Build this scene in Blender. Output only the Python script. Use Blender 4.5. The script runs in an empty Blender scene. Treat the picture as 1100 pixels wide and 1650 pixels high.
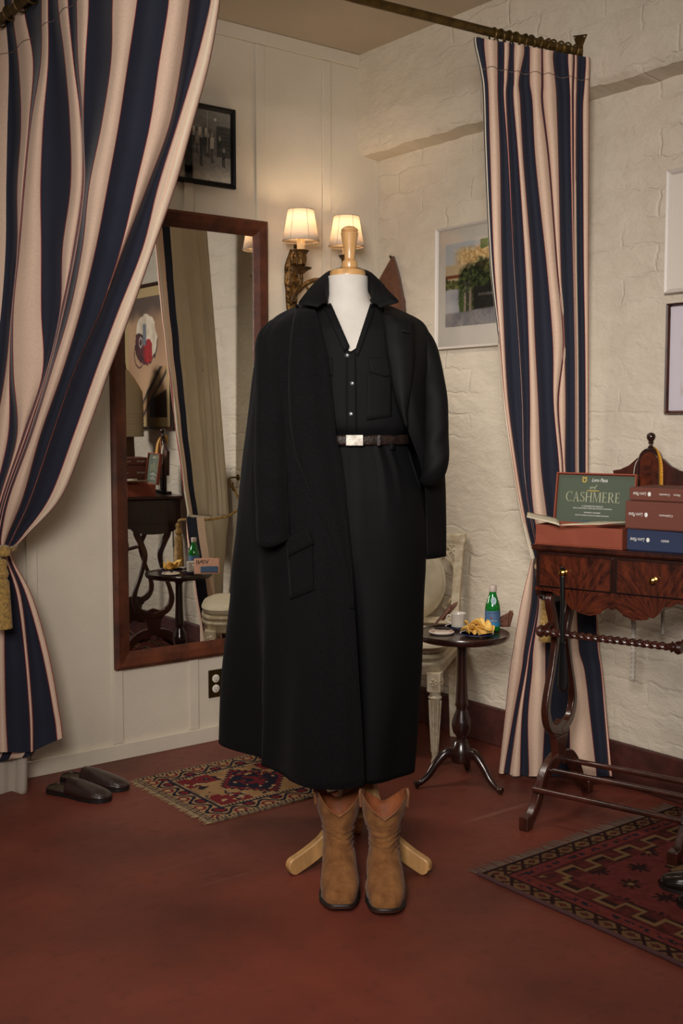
import bpy, bmesh, math, random
from mathutils import Vector, Matrix, noise as mnoise
R_ = random.Random(7)
C = bpy.context.scene.collection
# ------------------------------------------------------------------ camera (room frame: x along mirror wall, y into the room)
FPX = 1810.0; PITCH = math.radians(4.6); EYE = 1.30; HEAD = math.radians(52.2)
FH = Vector((math.cos(HEAD), math.sin(HEAD), 0)); RT = Vector((math.sin(HEAD), -math.cos(HEAD), 0))
FW = FH*math.cos(PITCH) + Vector((0, 0, -math.sin(PITCH))); UP = FH*math.sin(PITCH) + Vector((0, 0, math.cos(PITCH)))
cam_d = bpy.data.cameras.new('camera'); cam = bpy.data.objects.new('camera', cam_d); C.objects.link(cam)
cam_d.sensor_fit = 'VERTICAL'; cam_d.sensor_height = 36; cam_d.lens = FPX*36/1650; cam_d.clip_start = 0.05
cam.matrix_world = Matrix(((RT.x, UP.x, -FW.x, 0), (RT.y, UP.y, -FW.y, 0), (RT.z, UP.z, -FW.z, EYE), (0, 0, 0, 1)))
bpy.context.scene.camera = cam
# ------------------------------------------------------------------ light
vs = bpy.context.scene.view_settings
vs.view_transform = 'Standard'; vs.look = 'None'; vs.gamma = 1; vs.use_curve_mapping = False; vs.exposure = -0.12
W = bpy.data.worlds.new('world'); bpy.context.scene.world = W; W.use_nodes = True
W.node_tree.nodes['Background'].inputs[0].default_value = (1.0, 0.90, 0.82, 1); W.node_tree.nodes['Background'].inputs[1].default_value = 0.07
def area(name, loc, target, size, power, col, spread=180, sy=None):
    l = bpy.data.lights.new(name, 'AREA'); l.energy = power; l.color = col; l.spread = math.radians(spread)
    l.shape = 'RECTANGLE'; l.size = size; l.size_y = sy or size
    o = bpy.data.objects.new(name, l); C.objects.link(o); o.location = loc
    o.rotation_euler = (Vector(target)-Vector(loc)).to_track_quat('-Z', 'Y').to_euler(); return o
area('key_softbox', (-0.30, 0.10, 2.15), (2.65, 2.85, 1.22), 0.9, 24, (1.0, 0.93, 0.88), 66)
area('side_fill', (-0.80, 1.55, 2.30), (1.2, 2.5, 1.2), 0.9, 4, (1.0, 0.93, 0.86), 110)  # added fill from the left, lifts the left curtain and floor
area('left_floor_fill', (0.65, 1.85, 2.82), (0.75, 1.85, 0.0), 0.7, 9, (1.0, 0.90, 0.80), 80)  # unseen overhead fill, added to brighten the floor at left
area('fitting_room_fill', (1.78, 3.25, 2.83), (2.9, 3.25, 0.6), 0.45, 6, (1.0, 0.91, 0.80), 75)  # added out of view overhead to brighten curtain lining, brick wall and chair

# ------------------------------------------------------------------ helpers
def at(u, v, d):
    "room point on the sight line of photo pixel (u, v) at horizontal distance d"
    r = FW + (u-550)/FPX*RT + (825-v)/FPX*UP
    return Vector((0, 0, EYE)) + r*(d/r.dot(FH))
def on(u, v, axis, val):
    r = FW + (u-550)/FPX*RT + (825-v)/FPX*UP; c = Vector((0, 0, EYE))
    return c + r*((val-c[axis])/r[axis])
def lin(c):
    f = lambda x: (x/255/12.92) if x <= 10.3 else ((x/255+.055)/1.055)**2.4
    return (f(c[0]), f(c[1]), f(c[2]), 1)
MATS = {}
def mat(name, col, rough=.6, metal=0, var=0, vscale=8, vcol=None, bump=0, bscale=60, sheen=0, spec=.5, stretch=None, trans=0, coat=0, detail=4, bdist=.01):
    if name in MATS: return MATS[name]
    m = bpy.data.materials.new(name); m.use_nodes = True; nt = m.node_tree; b = nt.nodes['Principled BSDF']
    b.inputs['Base Color'].default_value = lin(col); b.inputs['Roughness'].default_value = rough; b.inputs['Metallic'].default_value = metal
    b.inputs['Specular IOR Level'].default_value = spec; b.inputs['Transmission Weight'].default_value = trans
    if sheen: b.inputs['Sheen Weight'].default_value = sheen; b.inputs['Sheen Roughness'].default_value = .45
    if coat: b.inputs['Coat Weight'].default_value = coat; b.inputs['Coat Roughness'].default_value = .12
    tc = nt.nodes.new('ShaderNodeTexCoord'); mp_ = nt.nodes.new('ShaderNodeMapping'); nt.links.new(tc.outputs['Object'], mp_.inputs[0])
    if stretch: mp_.inputs['Scale'].default_value = stretch
    if var:
        n = nt.nodes.new('ShaderNodeTexNoise'); n.inputs['Scale'].default_value = vscale; n.inputs['Detail'].default_value = detail; n.inputs['Roughness'].default_value = .6
        nt.links.new(mp_.outputs[0], n.inputs[0])
        rp = nt.nodes.new('ShaderNodeValToRGB'); rp.color_ramp.elements[0].position = .35; rp.color_ramp.elements[1].position = .68
        vc = vcol or tuple(max(0, x*(1-var)) for x in col)
        rp.color_ramp.elements[0].color = lin(vc); rp.color_ramp.elements[1].color = lin(col)
        nt.links.new(n.outputs[0], rp.inputs[0]); nt.links.new(rp.outputs[0], b.inputs['Base Color'])
    if bump:
        n = nt.nodes.new('ShaderNodeTexNoise'); n.inputs['Scale'].default_value = bscale; n.inputs['Detail'].default_value = 3
        nt.links.new(mp_.outputs[0], n.inputs[0])
        bp = nt.nodes.new('ShaderNodeBump'); bp.inputs['Strength'].default_value = bump; bp.inputs['Distance'].default_value = bdist
        nt.links.new(n.outputs[0], bp.inputs['Height']); nt.links.new(bp.outputs[0], b.inputs['Normal'])
    MATS[name] = m; return m
def mat_paint(name, rough=.7, bump=0, bscale=400, spec=.3):
    m = bpy.data.materials.new(name); m.use_nodes = True; nt = m.node_tree; b = nt.nodes['Principled BSDF']
    a = nt.nodes.new('ShaderNodeAttribute'); a.attribute_name = 'Col'; nt.links.new(a.outputs['Color'], b.inputs['Base Color'])
    b.inputs['Roughness'].default_value = rough; b.inputs['Specular IOR Level'].default_value = spec
    if bump:
        n = nt.nodes.new('ShaderNodeTexNoise'); n.inputs['Scale'].default_value = bscale
        tc = nt.nodes.new('ShaderNodeTexCoord'); nt.links.new(tc.outputs['Object'], n.inputs[0])
        bp = nt.nodes.new('ShaderNodeBump'); bp.inputs['Strength'].default_value = bump; bp.inputs['Distance'].default_value = .004
        nt.links.new(n.outputs[0], bp.inputs['Height']); nt.links.new(bp.outputs[0], b.inputs['Normal'])
    return m

WM = {}          # world matrices of the things
def mw(o):
    return WM[o.name] if o is not None else Matrix.Identity(4)
def tag(o, label, cat, group=None, kind=None):
    o['label'] = label; o['category'] = cat
    if group: o['group'] = group
    if kind: o['kind'] = kind
    return o
def thing(name, label, cat, loc=(0, 0, 0), rz=0, group=None):
    o = bpy.data.objects.new(name, None); C.objects.link(o); o.location = loc; o.rotation_euler = (0, 0, rz); o.empty_display_size = .05
    WM[o.name] = Matrix.Translation(Vector(loc)) @ Matrix.Rotation(rz, 4, 'Z')
    return tag(o, label, cat, group)
class G:
    "geometry collector"
    def __init__(s): s.v = []; s.f = []; s.m = []; s.c = None
    def add(s, v, f, m=0):
        n = len(s.v); s.v += [Vector(p) for p in v]; s.f += [tuple(i+n for i in q) for q in f]; s.m += [m]*len(f); return s
    def box(s, a, b, m=0):
        x0, y0, z0 = a; x1, y1, z1 = b
        return s.add([(x0,y0,z0),(x1,y0,z0),(x1,y1,z0),(x0,y1,z0),(x0,y0,z1),(x1,y0,z1),(x1,y1,z1),(x0,y1,z1)],
                     [(0,3,2,1),(4,5,6,7),(0,1,5,4),(1,2,6,5),(2,3,7,6),(3,0,4,7)], m)
    def loft(s, rings, closed=True, cap0=True, cap1=True, m=0):
        n = len(rings[0]); v = [p for r in rings for p in r]; f = []
        for i in range(len(rings)-1):
            for j in range(n if closed else n-1):
                k = (j+1) % n; f.append((i*n+j, i*n+k, (i+1)*n+k, (i+1)*n+j))
        if closed and cap0: f.append(tuple(range(n-1, -1, -1)))
        if closed and cap1: f.append(tuple((len(rings)-1)*n+j for j in range(n)))
        return s.add(v, f, m)
    def lathe(s, prof, c=(0, 0, 0), seg=24, m=0, sx=1, sy=1):
        rings = [[(c[0]+r*sx*math.cos(2*math.pi*j/seg), c[1]+r*sy*math.sin(2*math.pi*j/seg), c[2]+z) for j in range(seg)] for r, z in prof]
        return s.loft(rings, True, True, True, m)
    def tube(s, pts, rad, seg=12, m=0, sq=1.0, caps=True, flat=None):
        pts = [Vector(p) for p in pts]; n = len(pts)
        if not isinstance(rad, (list, tuple)): rad = [rad]*n
        t0 = (pts[1]-pts[0]).normalized(); up = Vector((0, 0, 1)) if abs(t0.z) < .9 else Vector((0, 1, 0))
        if flat is not None: up = Vector(flat)
        rings = []
        for i in range(n):
            t = (pts[min(i+1, n-1)]-pts[max(i-1, 0)]).normalized()
            a = t.cross(up); a.normalize(); b = a.cross(t).normalized()
            if flat is None: up = b
            rings.append([pts[i]+a*rad[i]*math.cos(2*math.pi*j/seg)+b*rad[i]*sq*math.sin(2*math.pi*j/seg) for j in range(seg)])
        return s.loft(rings, True, caps, caps, m)
    def prism(s, poly, axis, a, b, m=0):
        "polygon of (p, q) extruded along axis from a to b"
        def P(p, q, t): return {0: (t, p, q), 1: (p, t, q), 2: (p, q, t)}[axis]
        n = len(poly); v = [P(p, q, a) for p, q in poly]+[P(p, q, b) for p, q in poly]
        f = [tuple(range(n-1, -1, -1)), tuple(range(n, 2*n))]+[(i, (i+1) % n, n+(i+1) % n, n+i) for i in range(n)]
        return s.add(v, f, m)
    def band(s, pts, w, axis, a, b, m=0):
        "flat strip of width w along a polyline in the plane across axis, extruded a..b (a sawn curved board)"
        n = len(pts); L = []; Rr = []
        for i in range(n):
            p0 = Vector(pts[max(i-1, 0)]); p1 = Vector(pts[min(i+1, n-1)]); t = (p1-p0).normalized(); nn = Vector((-t.y, t.x))
            ww = w[i] if isinstance(w, (list, tuple)) else w
            L.append(Vector(pts[i])+nn*ww/2); Rr.append(Vector(pts[i])-nn*ww/2)
        def P(q, t): return {0: (t, q.x, q.y), 1: (q.x, t, q.y), 2: (q.x, q.y, t)}[axis]
        rings = [[P(L[i], a), P(Rr[i], a), P(Rr[i], b), P(L[i], b)] for i in range(n)]
        return s.loft(rings, True, True, True, m)
def obj(name, g, mats, parent=None, smooth=True, bevel=0, solid=0, sub=0, local=True, kind=None, label=None, colors=None, auto=40, offset=0):
    me = bpy.data.meshes.new(name); M = mw(parent)
    vv = g.v if local else [M.inverted() @ p for p in g.v]
    me.from_pydata([tuple(p) for p in vv], [], g.f)
    if not isinstance(mats, (list, tuple)): mats = [mats]
    for m in mats: me.materials.append(m)
    if len(mats) > 1:
        for p, i in zip(me.polygons, g.m): p.material_index = i
    bm = bmesh.new(); bm.from_mesh(me); bmesh.ops.recalc_face_normals(bm, faces=bm.faces); bm.to_mesh(me); bm.free()
    if colors is not None:
        at_ = me.color_attributes.new('Col', 'FLOAT_COLOR', 'POINT')
        for i, c in enumerate(colors): at_.data[i].color = c
    o = bpy.data.objects.new(name, me); C.objects.link(o)
    if parent is not None: o.parent = parent
    WM[o.name] = M.copy()
    if solid: md = o.modifiers.new('solid', 'SOLIDIFY'); md.thickness = solid; md.offset = offset
    if bevel: md = o.modifiers.new('bevel', 'BEVEL'); md.width = bevel; md.segments = 2; md.limit_method = 'ANGLE'; md.angle_limit = math.radians(50)
    if sub: md = o.modifiers.new('sub', 'SUBSURF'); md.levels = sub; md.render_levels = sub
    if smooth:
        me.polygons.foreach_set('use_smooth', [True]*len(me.polygons))
        try: me.set_sharp_from_angle(angle=math.radians(auto))
        except Exception: pass
    if kind: o['kind'] = kind
    if label: o['label'] = label
    return o
def cr(pts, n):
    "Catmull-Rom through tuples, n steps per span"
    P = [Vector(p) for p in pts]; out = []
    for i in range(len(P)-1):
        a = P[i-1] if i else P[0]*2-P[1]; b = P[i]; c = P[i+1]; d = P[i+2] if i+2 < len(P) else P[-1]*2-P[-2]
        for k in range(n):
            t = k/n; out.append(.5*((2*b)+(c-a)*t+(2*a-5*b+4*c-d)*t*t+(3*b-a-3*c+d)*t**3))
    out.append(P[-1]); return out
def interp(tab, x):
    if x <= tab[0][0]: return tab[0][1]
    for (x0, y0), (x1, y1) in zip(tab, tab[1:]):
        if x <= x1: return y0+(y1-y0)*(x-x0)/(x1-x0)
    return tab[-1][1]
def painted(name, w, h, res, fn, m, parent, origin, ax, ay, solid=0):
    "a flat picture / carpet: grid whose dye colour comes from fn(x, y)"
    nx = max(2, int(w/res)); ny = max(2, int(h/res)); g = G(); cols = []; ax = Vector(ax); ay = Vector(ay); o = Vector(origin)
    for j in range(ny+1):
        for i in range(nx+1):
            x = w*i/nx; y = h*j/ny; g.v.append(o+ax*x+ay*y); cols.append(lin(fn(x, y)))
    g.f = [(j*(nx+1)+i, j*(nx+1)+i+1, (j+1)*(nx+1)+i+1, (j+1)*(nx+1)+i) for j in range(ny) for i in range(nx)]; g.m = [0]*len(g.f)
    return obj(name, g, m, parent, smooth=False, colors=cols, solid=solid, offset=-1)
def nz(x, y, s=1, seed=0): return mnoise.noise(Vector((x*s, y*s, seed*7.3)))
def mix(a, b, t): t = min(1, max(0, t)); return tuple(p+(q-p)*t for p, q in zip(a, b))
def text(name, s, size, m, parent, M, ext=.0003, label=None, wrap=None, shear=0, align='CENTER', sx=1, spacing=1):
    "lettering as thin solid letters; M places it (x right, y up, z out of the surface) inside the parent"
    cu = bpy.data.curves.new(name, 'FONT'); cu.body = s; cu.size = size; cu.extrude = ext; cu.align_x = align; cu.align_y = 'CENTER'; cu.shear = shear; cu.resolution_u = 2; cu.space_character = spacing
    t = bpy.data.objects.new(name, cu); C.objects.link(t); dg = bpy.context.evaluated_depsgraph_get(); dg.update()
    me = bpy.data.meshes.new_from_object(t.evaluated_get(dg)); bpy.data.objects.remove(t)
    for v in me.vertices:
        p = v.co.copy(); p.x *= sx
        if wrap: a = p.x/wrap; p = Vector((wrap*math.sin(a), p.y, wrap*math.cos(a)-wrap+p.z))
        v.co = M @ p
    me.materials.clear(); me.materials.append(m); o = bpy.data.objects.new(name, me); C.objects.link(o); o.parent = parent
    if label: o['label'] = label
    return o
def frame_M(o, x, y):
    x = Vector(x).normalized(); y = Vector(y).normalized(); z = x.cross(y); o = Vector(o)
    return Matrix(((x.x, y.x, z.x, o.x), (x.y, y.y, z.y, o.y), (x.z, y.z, z.z, o.z), (0, 0, 0, 1)))
def glass_mat(name, tint=(1, 1, 1)):
    m = bpy.data.materials.new(name); m.use_nodes = True; nt = m.node_tree; nt.nodes.clear()
    o = nt.nodes.new('ShaderNodeOutputMaterial'); mx = nt.nodes.new('ShaderNodeMixShader'); t = nt.nodes.new('ShaderNodeBsdfTransparent'); g = nt.nodes.new('ShaderNodeBsdfGlossy'); fr = nt.nodes.new('ShaderNodeFresnel')
    t.inputs[0].default_value = (*tint, 1); g.inputs['Roughness'].default_value = .02; fr.inputs[0].default_value = 1.45
    nt.links.new(fr.outputs[0], mx.inputs[0]); nt.links.new(t.outputs[0], mx.inputs[1]); nt.links.new(g.outputs[0], mx.inputs[2]); nt.links.new(mx.outputs[0], o.inputs[0]); return m

# ------------------------------------------------------------------ the room
LW, RW, RU, CZ, LEDGE = 3.886, 3.22, 3.105, 2.87, 2.45
def mat_brickpaint():
    m = bpy.data.materials.new('painted_brick'); m.use_nodes = True; nt = m.node_tree; b = nt.nodes['Principled BSDF']; L = nt.links.new
    tc = nt.nodes.new('ShaderNodeTexCoord')
    sep = nt.nodes.new('ShaderNodeSeparateXYZ'); L(tc.outputs['Object'], sep.inputs[0])
    cmb = nt.nodes.new('ShaderNodeCombineXYZ'); L(sep.outputs[1], cmb.inputs[0]); L(sep.outputs[2], cmb.inputs[1])
    nd = nt.nodes.new('ShaderNodeTexNoise'); nd.inputs['Scale'].default_value = 11; nd.inputs['Detail'].default_value = 6; L(cmb.outputs[0], nd.inputs[0])
    wv = nt.nodes.new('ShaderNodeMixRGB'); wv.blend_type = 'LINEAR_LIGHT'; wv.inputs[0].default_value = .035; L(cmb.outputs[0], wv.inputs[1]); L(nd.outputs['Color'], wv.inputs[2])
    br = nt.nodes.new('ShaderNodeTexBrick'); br.inputs['Scale'].default_value = 1; br.inputs['Brick Width'].default_value = .30; br.inputs['Row Height'].default_value = .095; br.inputs['Mortar Size'].default_value = .008; br.inputs['Mortar Smooth'].default_value = .9
    br.inputs['Color1'].default_value = (.85, .85, .85, 1); br.inputs['Color2'].default_value = (1, 1, 1, 1); br.inputs['Mortar'].default_value = (.0, .0, .0, 1)
    L(wv.outputs[0], br.inputs[0])
    mpn = nt.nodes.new('ShaderNodeMapping'); mpn.inputs['Scale'].default_value = (4.2, 8, 1); L(wv.outputs[0], mpn.inputs[0])
    n2 = nt.nodes.new('ShaderNodeTexNoise'); n2.inputs['Scale'].default_value = 1.6; n2.inputs['Detail'].default_value = 7; n2.inputs['Roughness'].default_value = .62; L(mpn.outputs[0], n2.inputs[0])
    n3 = nt.nodes.new('ShaderNodeTexNoise'); n3.inputs['Scale'].default_value = 34; n3.inputs['Detail'].default_value = 4; L(cmb.outputs[0], n3.inputs[0])
    # bricks show only in patches
    pm = nt.nodes.new('ShaderNodeTexNoise'); pm.inputs['Scale'].default_value = 2.4; pm.inputs['Detail'].default_value = 2; L(cmb.outputs[0], pm.inputs[0])
    pr = nt.nodes.new('ShaderNodeMapRange'); pr.inputs[1].default_value = .42; pr.inputs[2].default_value = .66; pr.inputs[3].default_value = .0; pr.inputs[4].default_value = .6; L(pm.outputs[0], pr.inputs[0])
    m1 = nt.nodes.new('ShaderNodeMath'); m1.operation = 'MULTIPLY'; L(br.outputs[0], m1.inputs[0]); L(pr.outputs[0], m1.inputs[1])
    m2 = nt.nodes.new('ShaderNodeMath'); m2.operation = 'MULTIPLY_ADD'; L(n2.outputs[0], m2.inputs[0]); m2.inputs[1].default_value = 1.9; L(m1.outputs[0], m2.inputs[2])
    m3 = nt.nodes.new('ShaderNodeMath'); m3.operation = 'MULTIPLY_ADD'; L(n3.outputs[0], m3.inputs[0]); m3.inputs[1].default_value = .30; L(m2.outputs[0], m3.inputs[2])
    bp = nt.nodes.new('ShaderNodeBump'); bp.inputs['Strength'].default_value = .6; bp.inputs['Distance'].default_value = .012; L(m3.outputs[0], bp.inputs['Height']); L(bp.outputs[0], b.inputs['Normal'])
    rp = nt.nodes.new('ShaderNodeValToRGB'); rp.color_ramp.elements[0].color = lin((196, 184, 164)); rp.color_ramp.elements[1].color = lin((222, 212, 194)); L(n2.outputs[0], rp.inputs[0]); L(rp.outputs[0], b.inputs['Base Color'])
    b.inputs['Roughness'].default_value = .55; b.inputs['Specular IOR Level'].default_value = .35
    return m
def mat_floor():
    m = bpy.data.materials.new('oxblood_concrete'); m.use_nodes = True; nt = m.node_tree; b = nt.nodes['Principled BSDF']; L = nt.links.new
    tc = nt.nodes.new('ShaderNodeTexCoord')
    n1 = nt.nodes.new('ShaderNodeTexNoise'); n1.inputs['Scale'].default_value = 2.2; n1.inputs['Detail'].default_value = 6; L(tc.outputs['Object'], n1.inputs[0])
    n2 = nt.nodes.new('ShaderNodeTexNoise'); n2.inputs['Scale'].default_value = 22; n2.inputs['Detail'].default_value = 8; n2.inputs['Roughness'].default_value = .7; L(tc.outputs['Object'], n2.inputs[0])
    r1 = nt.nodes.new('ShaderNodeValToRGB'); r1.color_ramp.elements[0].position = .3; r1.color_ramp.elements[1].position = .7
    r1.color_ramp.elements[0].color = lin((84, 41, 31)); r1.color_ramp.elements[1].color = lin((120, 58, 44)); L(n1.outputs[0], r1.inputs[0])
    r2 = nt.nodes.new('ShaderNodeValToRGB'); r2.color_ramp.elements[0].position = .55; r2.color_ramp.elements[1].position = .74; r2.color_ramp.elements[0].color = (0, 0, 0, 1); r2.color_ramp.elements[1].color = (.55, .55, .55, 1); L(n2.outputs[0], r2.inputs[0])
    # long pale scuffs
    mp_ = nt.nodes.new('ShaderNodeMapping'); mp_.inputs['Rotation'].default_value = (0, 0, .7); mp_.inputs['Scale'].default_value = (1.2, 26, 1); L(tc.outputs['Object'], mp_.inputs[0])
    n3 = nt.nodes.new('ShaderNodeTexNoise'); n3.inputs['Scale'].default_value = 1.1; n3.inputs['Detail'].default_value = 4; L(mp_.outputs[0], n3.inputs[0])
    r3 = nt.nodes.new('ShaderNodeValToRGB'); r3.color_ramp.elements[0].position = .66; r3.color_ramp.elements[1].position = .74; r3.color_ramp.elements[1].color = (.5, .5, .5, 1); L(n3.outputs[0], r3.inputs[0])
    mx = nt.nodes.new('ShaderNodeMixRGB'); mx.inputs[2].default_value = lin((58, 36, 31)); L(r2.outputs[0], mx.inputs[0]); L(r1.outputs[0], mx.inputs[1])
    my = nt.nodes.new('ShaderNodeMixRGB'); my.inputs[2].default_value = lin((128, 84, 70)); L(r3.outputs[0], my.inputs[0]); L(mx.outputs[0], my.inputs[1]); L(my.outputs[0], b.inputs['Base Color'])
    rr = nt.nodes.new('ShaderNodeMapRange'); rr.inputs[3].default_value = .38; rr.inputs[4].default_value = .62; L(n2.outputs[0], rr.inputs[0]); L(rr.outputs[0], b.inputs['Roughness'])
    bp = nt.nodes.new('ShaderNodeBump'); bp.inputs['Strength'].default_value = .25; bp.inputs['Distance'].default_value = .003; L(n2.outputs[0], bp.inputs['Height']); L(bp.outputs[0], b.inputs['Normal'])
    b.inputs['Specular IOR Level'].default_value = .35
    return m
M_brick = mat_brickpaint(); M_floor = mat_floor()
M_wall = mat('warm_white_paint', (214, 203, 184), .5, var=.035, vscale=3, bump=.12, bscale=90, spec=.35)
M_ceil = mat('ceiling_paint', (190, 176, 156), .7, var=.05, vscale=2, bump=.1, bscale=60)
M_base = mat('oxblood_base', (84, 42, 36), .5, var=.35, vscale=14, vcol=(60, 32, 28), bump=.5, bscale=16)
X0, Y0 = -1.6, -1.6
obj('floor', G().box((X0, Y0, -.05), (RW+.1, LW+.1, 0)), M_floor, smooth=False, kind='structure')
obj('ceiling', G().box((X0, Y0, CZ), (RW+.1, LW+.1, CZ+.05)), M_ceil, smooth=False, kind='structure')
obj('wall_left', G().box((X0, LW, 0), (RW+.1, LW+.1, CZ)), M_wall, smooth=False, kind='structure')
# right wall: thicker upper course with a ragged underside
g = G().box((RW, Y0, 0), (RW+.1, LW, CZ))
n = 220
for i in range(n): pass
rows = []
for i in range(n+1):
    y = Y0+(LW-Y0)*i/n; e = .012*nz(y, 0, 9, 1)+.006*nz(y, 0, 31, 2); e2 = .006*nz(y, 0, 13, 3)
    rows.append([(RW+.02, y, CZ), (RU, y, CZ), (RU+.004*nz(y, 0, 5, 4), y, LEDGE+.06), (RU+.006, y, LEDGE+.02+e), (RU+.024+e2, y, LEDGE+e*.7), (RW+.02, y, LEDGE-.012+e2)])
g.loft(rows, True)
obj('wall_right', g, M_brick, smooth=True, kind='structure', auto=35)
obj('baseboard_left', G().box((X0, LW-.016, 0), (RW, LW, .062)), M_wall, smooth=False, bevel=.003, kind='structure')
obj('baseboard_right', G().box((RW-.022, Y0, 0), (RW, LW-.017, .155)), M_base, smooth=False, bevel=.006, kind='structure')
k = 1
for x0, x1 in ((1.904, 1.944), (2.238, 2.279), (2.572, 2.614), (2.908, 2.952), (1.235, 1.275), (1.57, 1.61), (.9, .94)):
    obj('trim_%d' % k, G().box((x0, LW-.009, .063), (x1, LW, 2.812)), M_wall, smooth=False, bevel=.002, kind='structure'); k += 1
obj('trim_%d' % k, G().box((X0, LW-.012, 2.813), (RU, LW, CZ-.001)), M_wall, smooth=False, bevel=.002, kind='structure')
obj('trim_9', G().box((RW-.02, LW-.006, .16), (RW-.001, LW-.0001, 2.43)), M_wall, smooth=False, kind='structure')

M_wood = mat('mahogany', (74, 34, 22), .3, var=.5, vscale=5, vcol=(40, 17, 11), stretch=(3, 3, 1), bump=.08, bscale=40, coat=.3)
M_woodz = mat('dark_mahogany', (50, 24, 17), .28, var=.5, vscale=6, vcol=(28, 12, 9), stretch=(4, 4, 1), bump=.05, bscale=40, coat=.4)
M_brass = mat('aged_brass', (150, 118, 60), .35, metal=1, var=.35, vscale=25)
M_rodbrass = mat('dull_brass', (112, 88, 44), .45, metal=.75, var=.3, vscale=30)
M_gold = mat('gold_silk', (196, 154, 74), .5, var=.35, vscale=90, sheen=.3, bump=.5, bscale=260)
M_glass = glass_mat('picture_glass')
def frame_g(w, h, fw, d, lip=.3):
    "picture frame in local x (right) / z (up), back at y=0, front towards -y"
    g = G()
    prof = [(0, 0), (0, -d*.75), (fw*.18, -d), (fw*.62, -d*.8), (fw, -d*.45), (fw, 0)]
    rings = []
    for cx, cz, sx_, sz_ in ((0, 0, 1, 1), (w, 0, -1, 1), (w, h, -1, -1), (0, h, 1, -1)):
        rings.append([(cx+sx_*p, q, cz+sz_*p) for p, q in prof])
    rings.append(rings[0]); g.loft(rings, True, False, False); return g
def picture(name, label, loc, rz, w, h, fw, d, fm, art, matw=0, matm=None, res=.004, artm=None, cat='framed picture', glass=True):
    t = thing(name, label, cat, loc, rz)
    obj('frame', frame_g(w, h, fw, d), fm, t, smooth=False)
    iw, ih = w-2*fw, h-2*fw
    if matw:
        g = G(); mw_ = matw if isinstance(matw, tuple) else (matw,)*4   # left right bottom top
        a0, a1, b0, b1 = fw-.002, w-fw+.002, fw-.002, h-fw+.002; c0, c1, e0, e1 = fw+mw_[0], w-fw-mw_[1], fw+mw_[2], h-fw-mw_[3]
        y = -.008
        g.box((a0, y, b0), (a1, -.003, b1))
        obj('mat_board', g, matm, t, smooth=False)
        ao, aw, ah = (c0, -.0085, e0), c1-c0, e1-e0
    else: ao, aw, ah = (fw-.002, -.008, fw-.002), iw+.004, ih+.004
    if art: painted('print', aw, ah, res, lambda x, y: art(x/aw, y/ah), artm or M_print, t, ao, (1, 0, 0), (0, 0, 1))
    if glass: obj('glass', G().add([(fw-.002, -.0105, fw-.002), (w-fw+.002, -.0105, fw-.002), (w-fw+.002, -.0105, h-fw+.002), (fw-.002, -.0105, h-fw+.002)], [(0, 1, 2, 3)]), M_glass, t, smooth=False)
    return t
M_print = mat_paint('printed_paper', .6)
# ---- wall mirror
t = thing('wall_mirror', 'tall wall mirror in a dark brown wooden frame', 'mirror', (1.907, LW-.001, .354))
MW_, MH_ = .707, 1.757
obj('frame', frame_g(MW_, MH_, .064, .034), mat('walnut_frame', (98, 50, 29), .5, var=.45, vscale=9, vcol=(54, 26, 16), bump=.08, bscale=60, spec=.3), t, smooth=False)
mm = bpy.data.materials.new('silvered_glass'); mm.use_nodes = True; b = mm.node_tree.nodes['Principled BSDF']
b.inputs['Base Color'].default_value = (.80, .80, .77, 1); b.inputs['Metallic'].default_value = 1; b.inputs['Roughness'].default_value = .008
obj('mirror_glass', G().add([(.06, -.012, .06), (MW_-.06, -.012, .06), (MW_-.06, -.012, MH_-.06), (.06, -.012, MH_-.06)], [(0, 1, 2, 3)]), mm, t, smooth=False)
# ---- black-and-white photograph
def sm(a, b, x): t = min(1, max(0, (x-a)/(b-a))); return t*t*(3-2*t)
def art_photo(x, y):
    n = nz(x, y, 5, 1); f = nz(x, y, 40, 2)
    c = 118+26*n                                            # back wall
    c = c+(54-c)*sm(.46, .40, y)*.0
    fl = 128+50*sm(.30, .02, y)+14*nz(x*2, y*5, 5, 3)       # pale floor
    ce = 96+30*x+10*nz(x, y*3, 6, 5)
    c = c+(fl-c)*sm(.40, .34, y); c = c+(ce-c)*sm(.76, .80, y)
    if .62 < y < .74 and x < .62: c = 196 if (x*8) % 1 < .5 else 92        # windows
    if x > .72 and .36 < y < .8: c = 66+22*n+12*((y*18) % 1 < .3)           # shelving on the right
    if x < .40 and .33 < y < .47: c = 172 if y > .44 else 132+20*f          # benches
    for px, y0, h, lo, up in ((.12, .36, .28, 70, 64), (.20, .38, .27, 50, 60), (.28, .36, .30, 58, 56), (.355, .37, .29, 66, 150), (.43, .20, .46, 44, 54), (.50, .34, .32, 50, 48), (.565, .33, .33, 44, 72), (.635, .26, .42, 70, 196), (.78, .38, .26, 40, 44), (.86, .22, .26, 34, 40)):
        t = (y-y0)/h; dx = abs(x-px+.006*math.sin(t*5))
        if 0 < t < .52 and dx < .026-.006*t and not (t < .42 and dx < .004): c = lo
        if .48 < t < .86 and dx < .036-.02*abs(t-.75): c = up+12*f
        if (dx/.021)**2+((t-.94)*h/.034)**2 < 1: c = 150+20*f
    if abs(x-.55) < .005 and .40 < y < .98: c = 150
    if (x-.70)**2+(y-.88)**2 < .0006: c = 190
    c += 9*f; c = max(30, min(240, c*1.28)); return (c*1.03, c*.97, c*.88)
M_blackwood = mat('black_lacquer', (14, 12, 11), .5, spec=.2)
picture('framed_photograph', 'framed old black and white photo of a group of men, above the mirror', (2.196, LW-.001, 2.224), 0, .272, .308, .019, .024, M_blackwood, art_photo, res=.0020, cat='framed photo')
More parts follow.
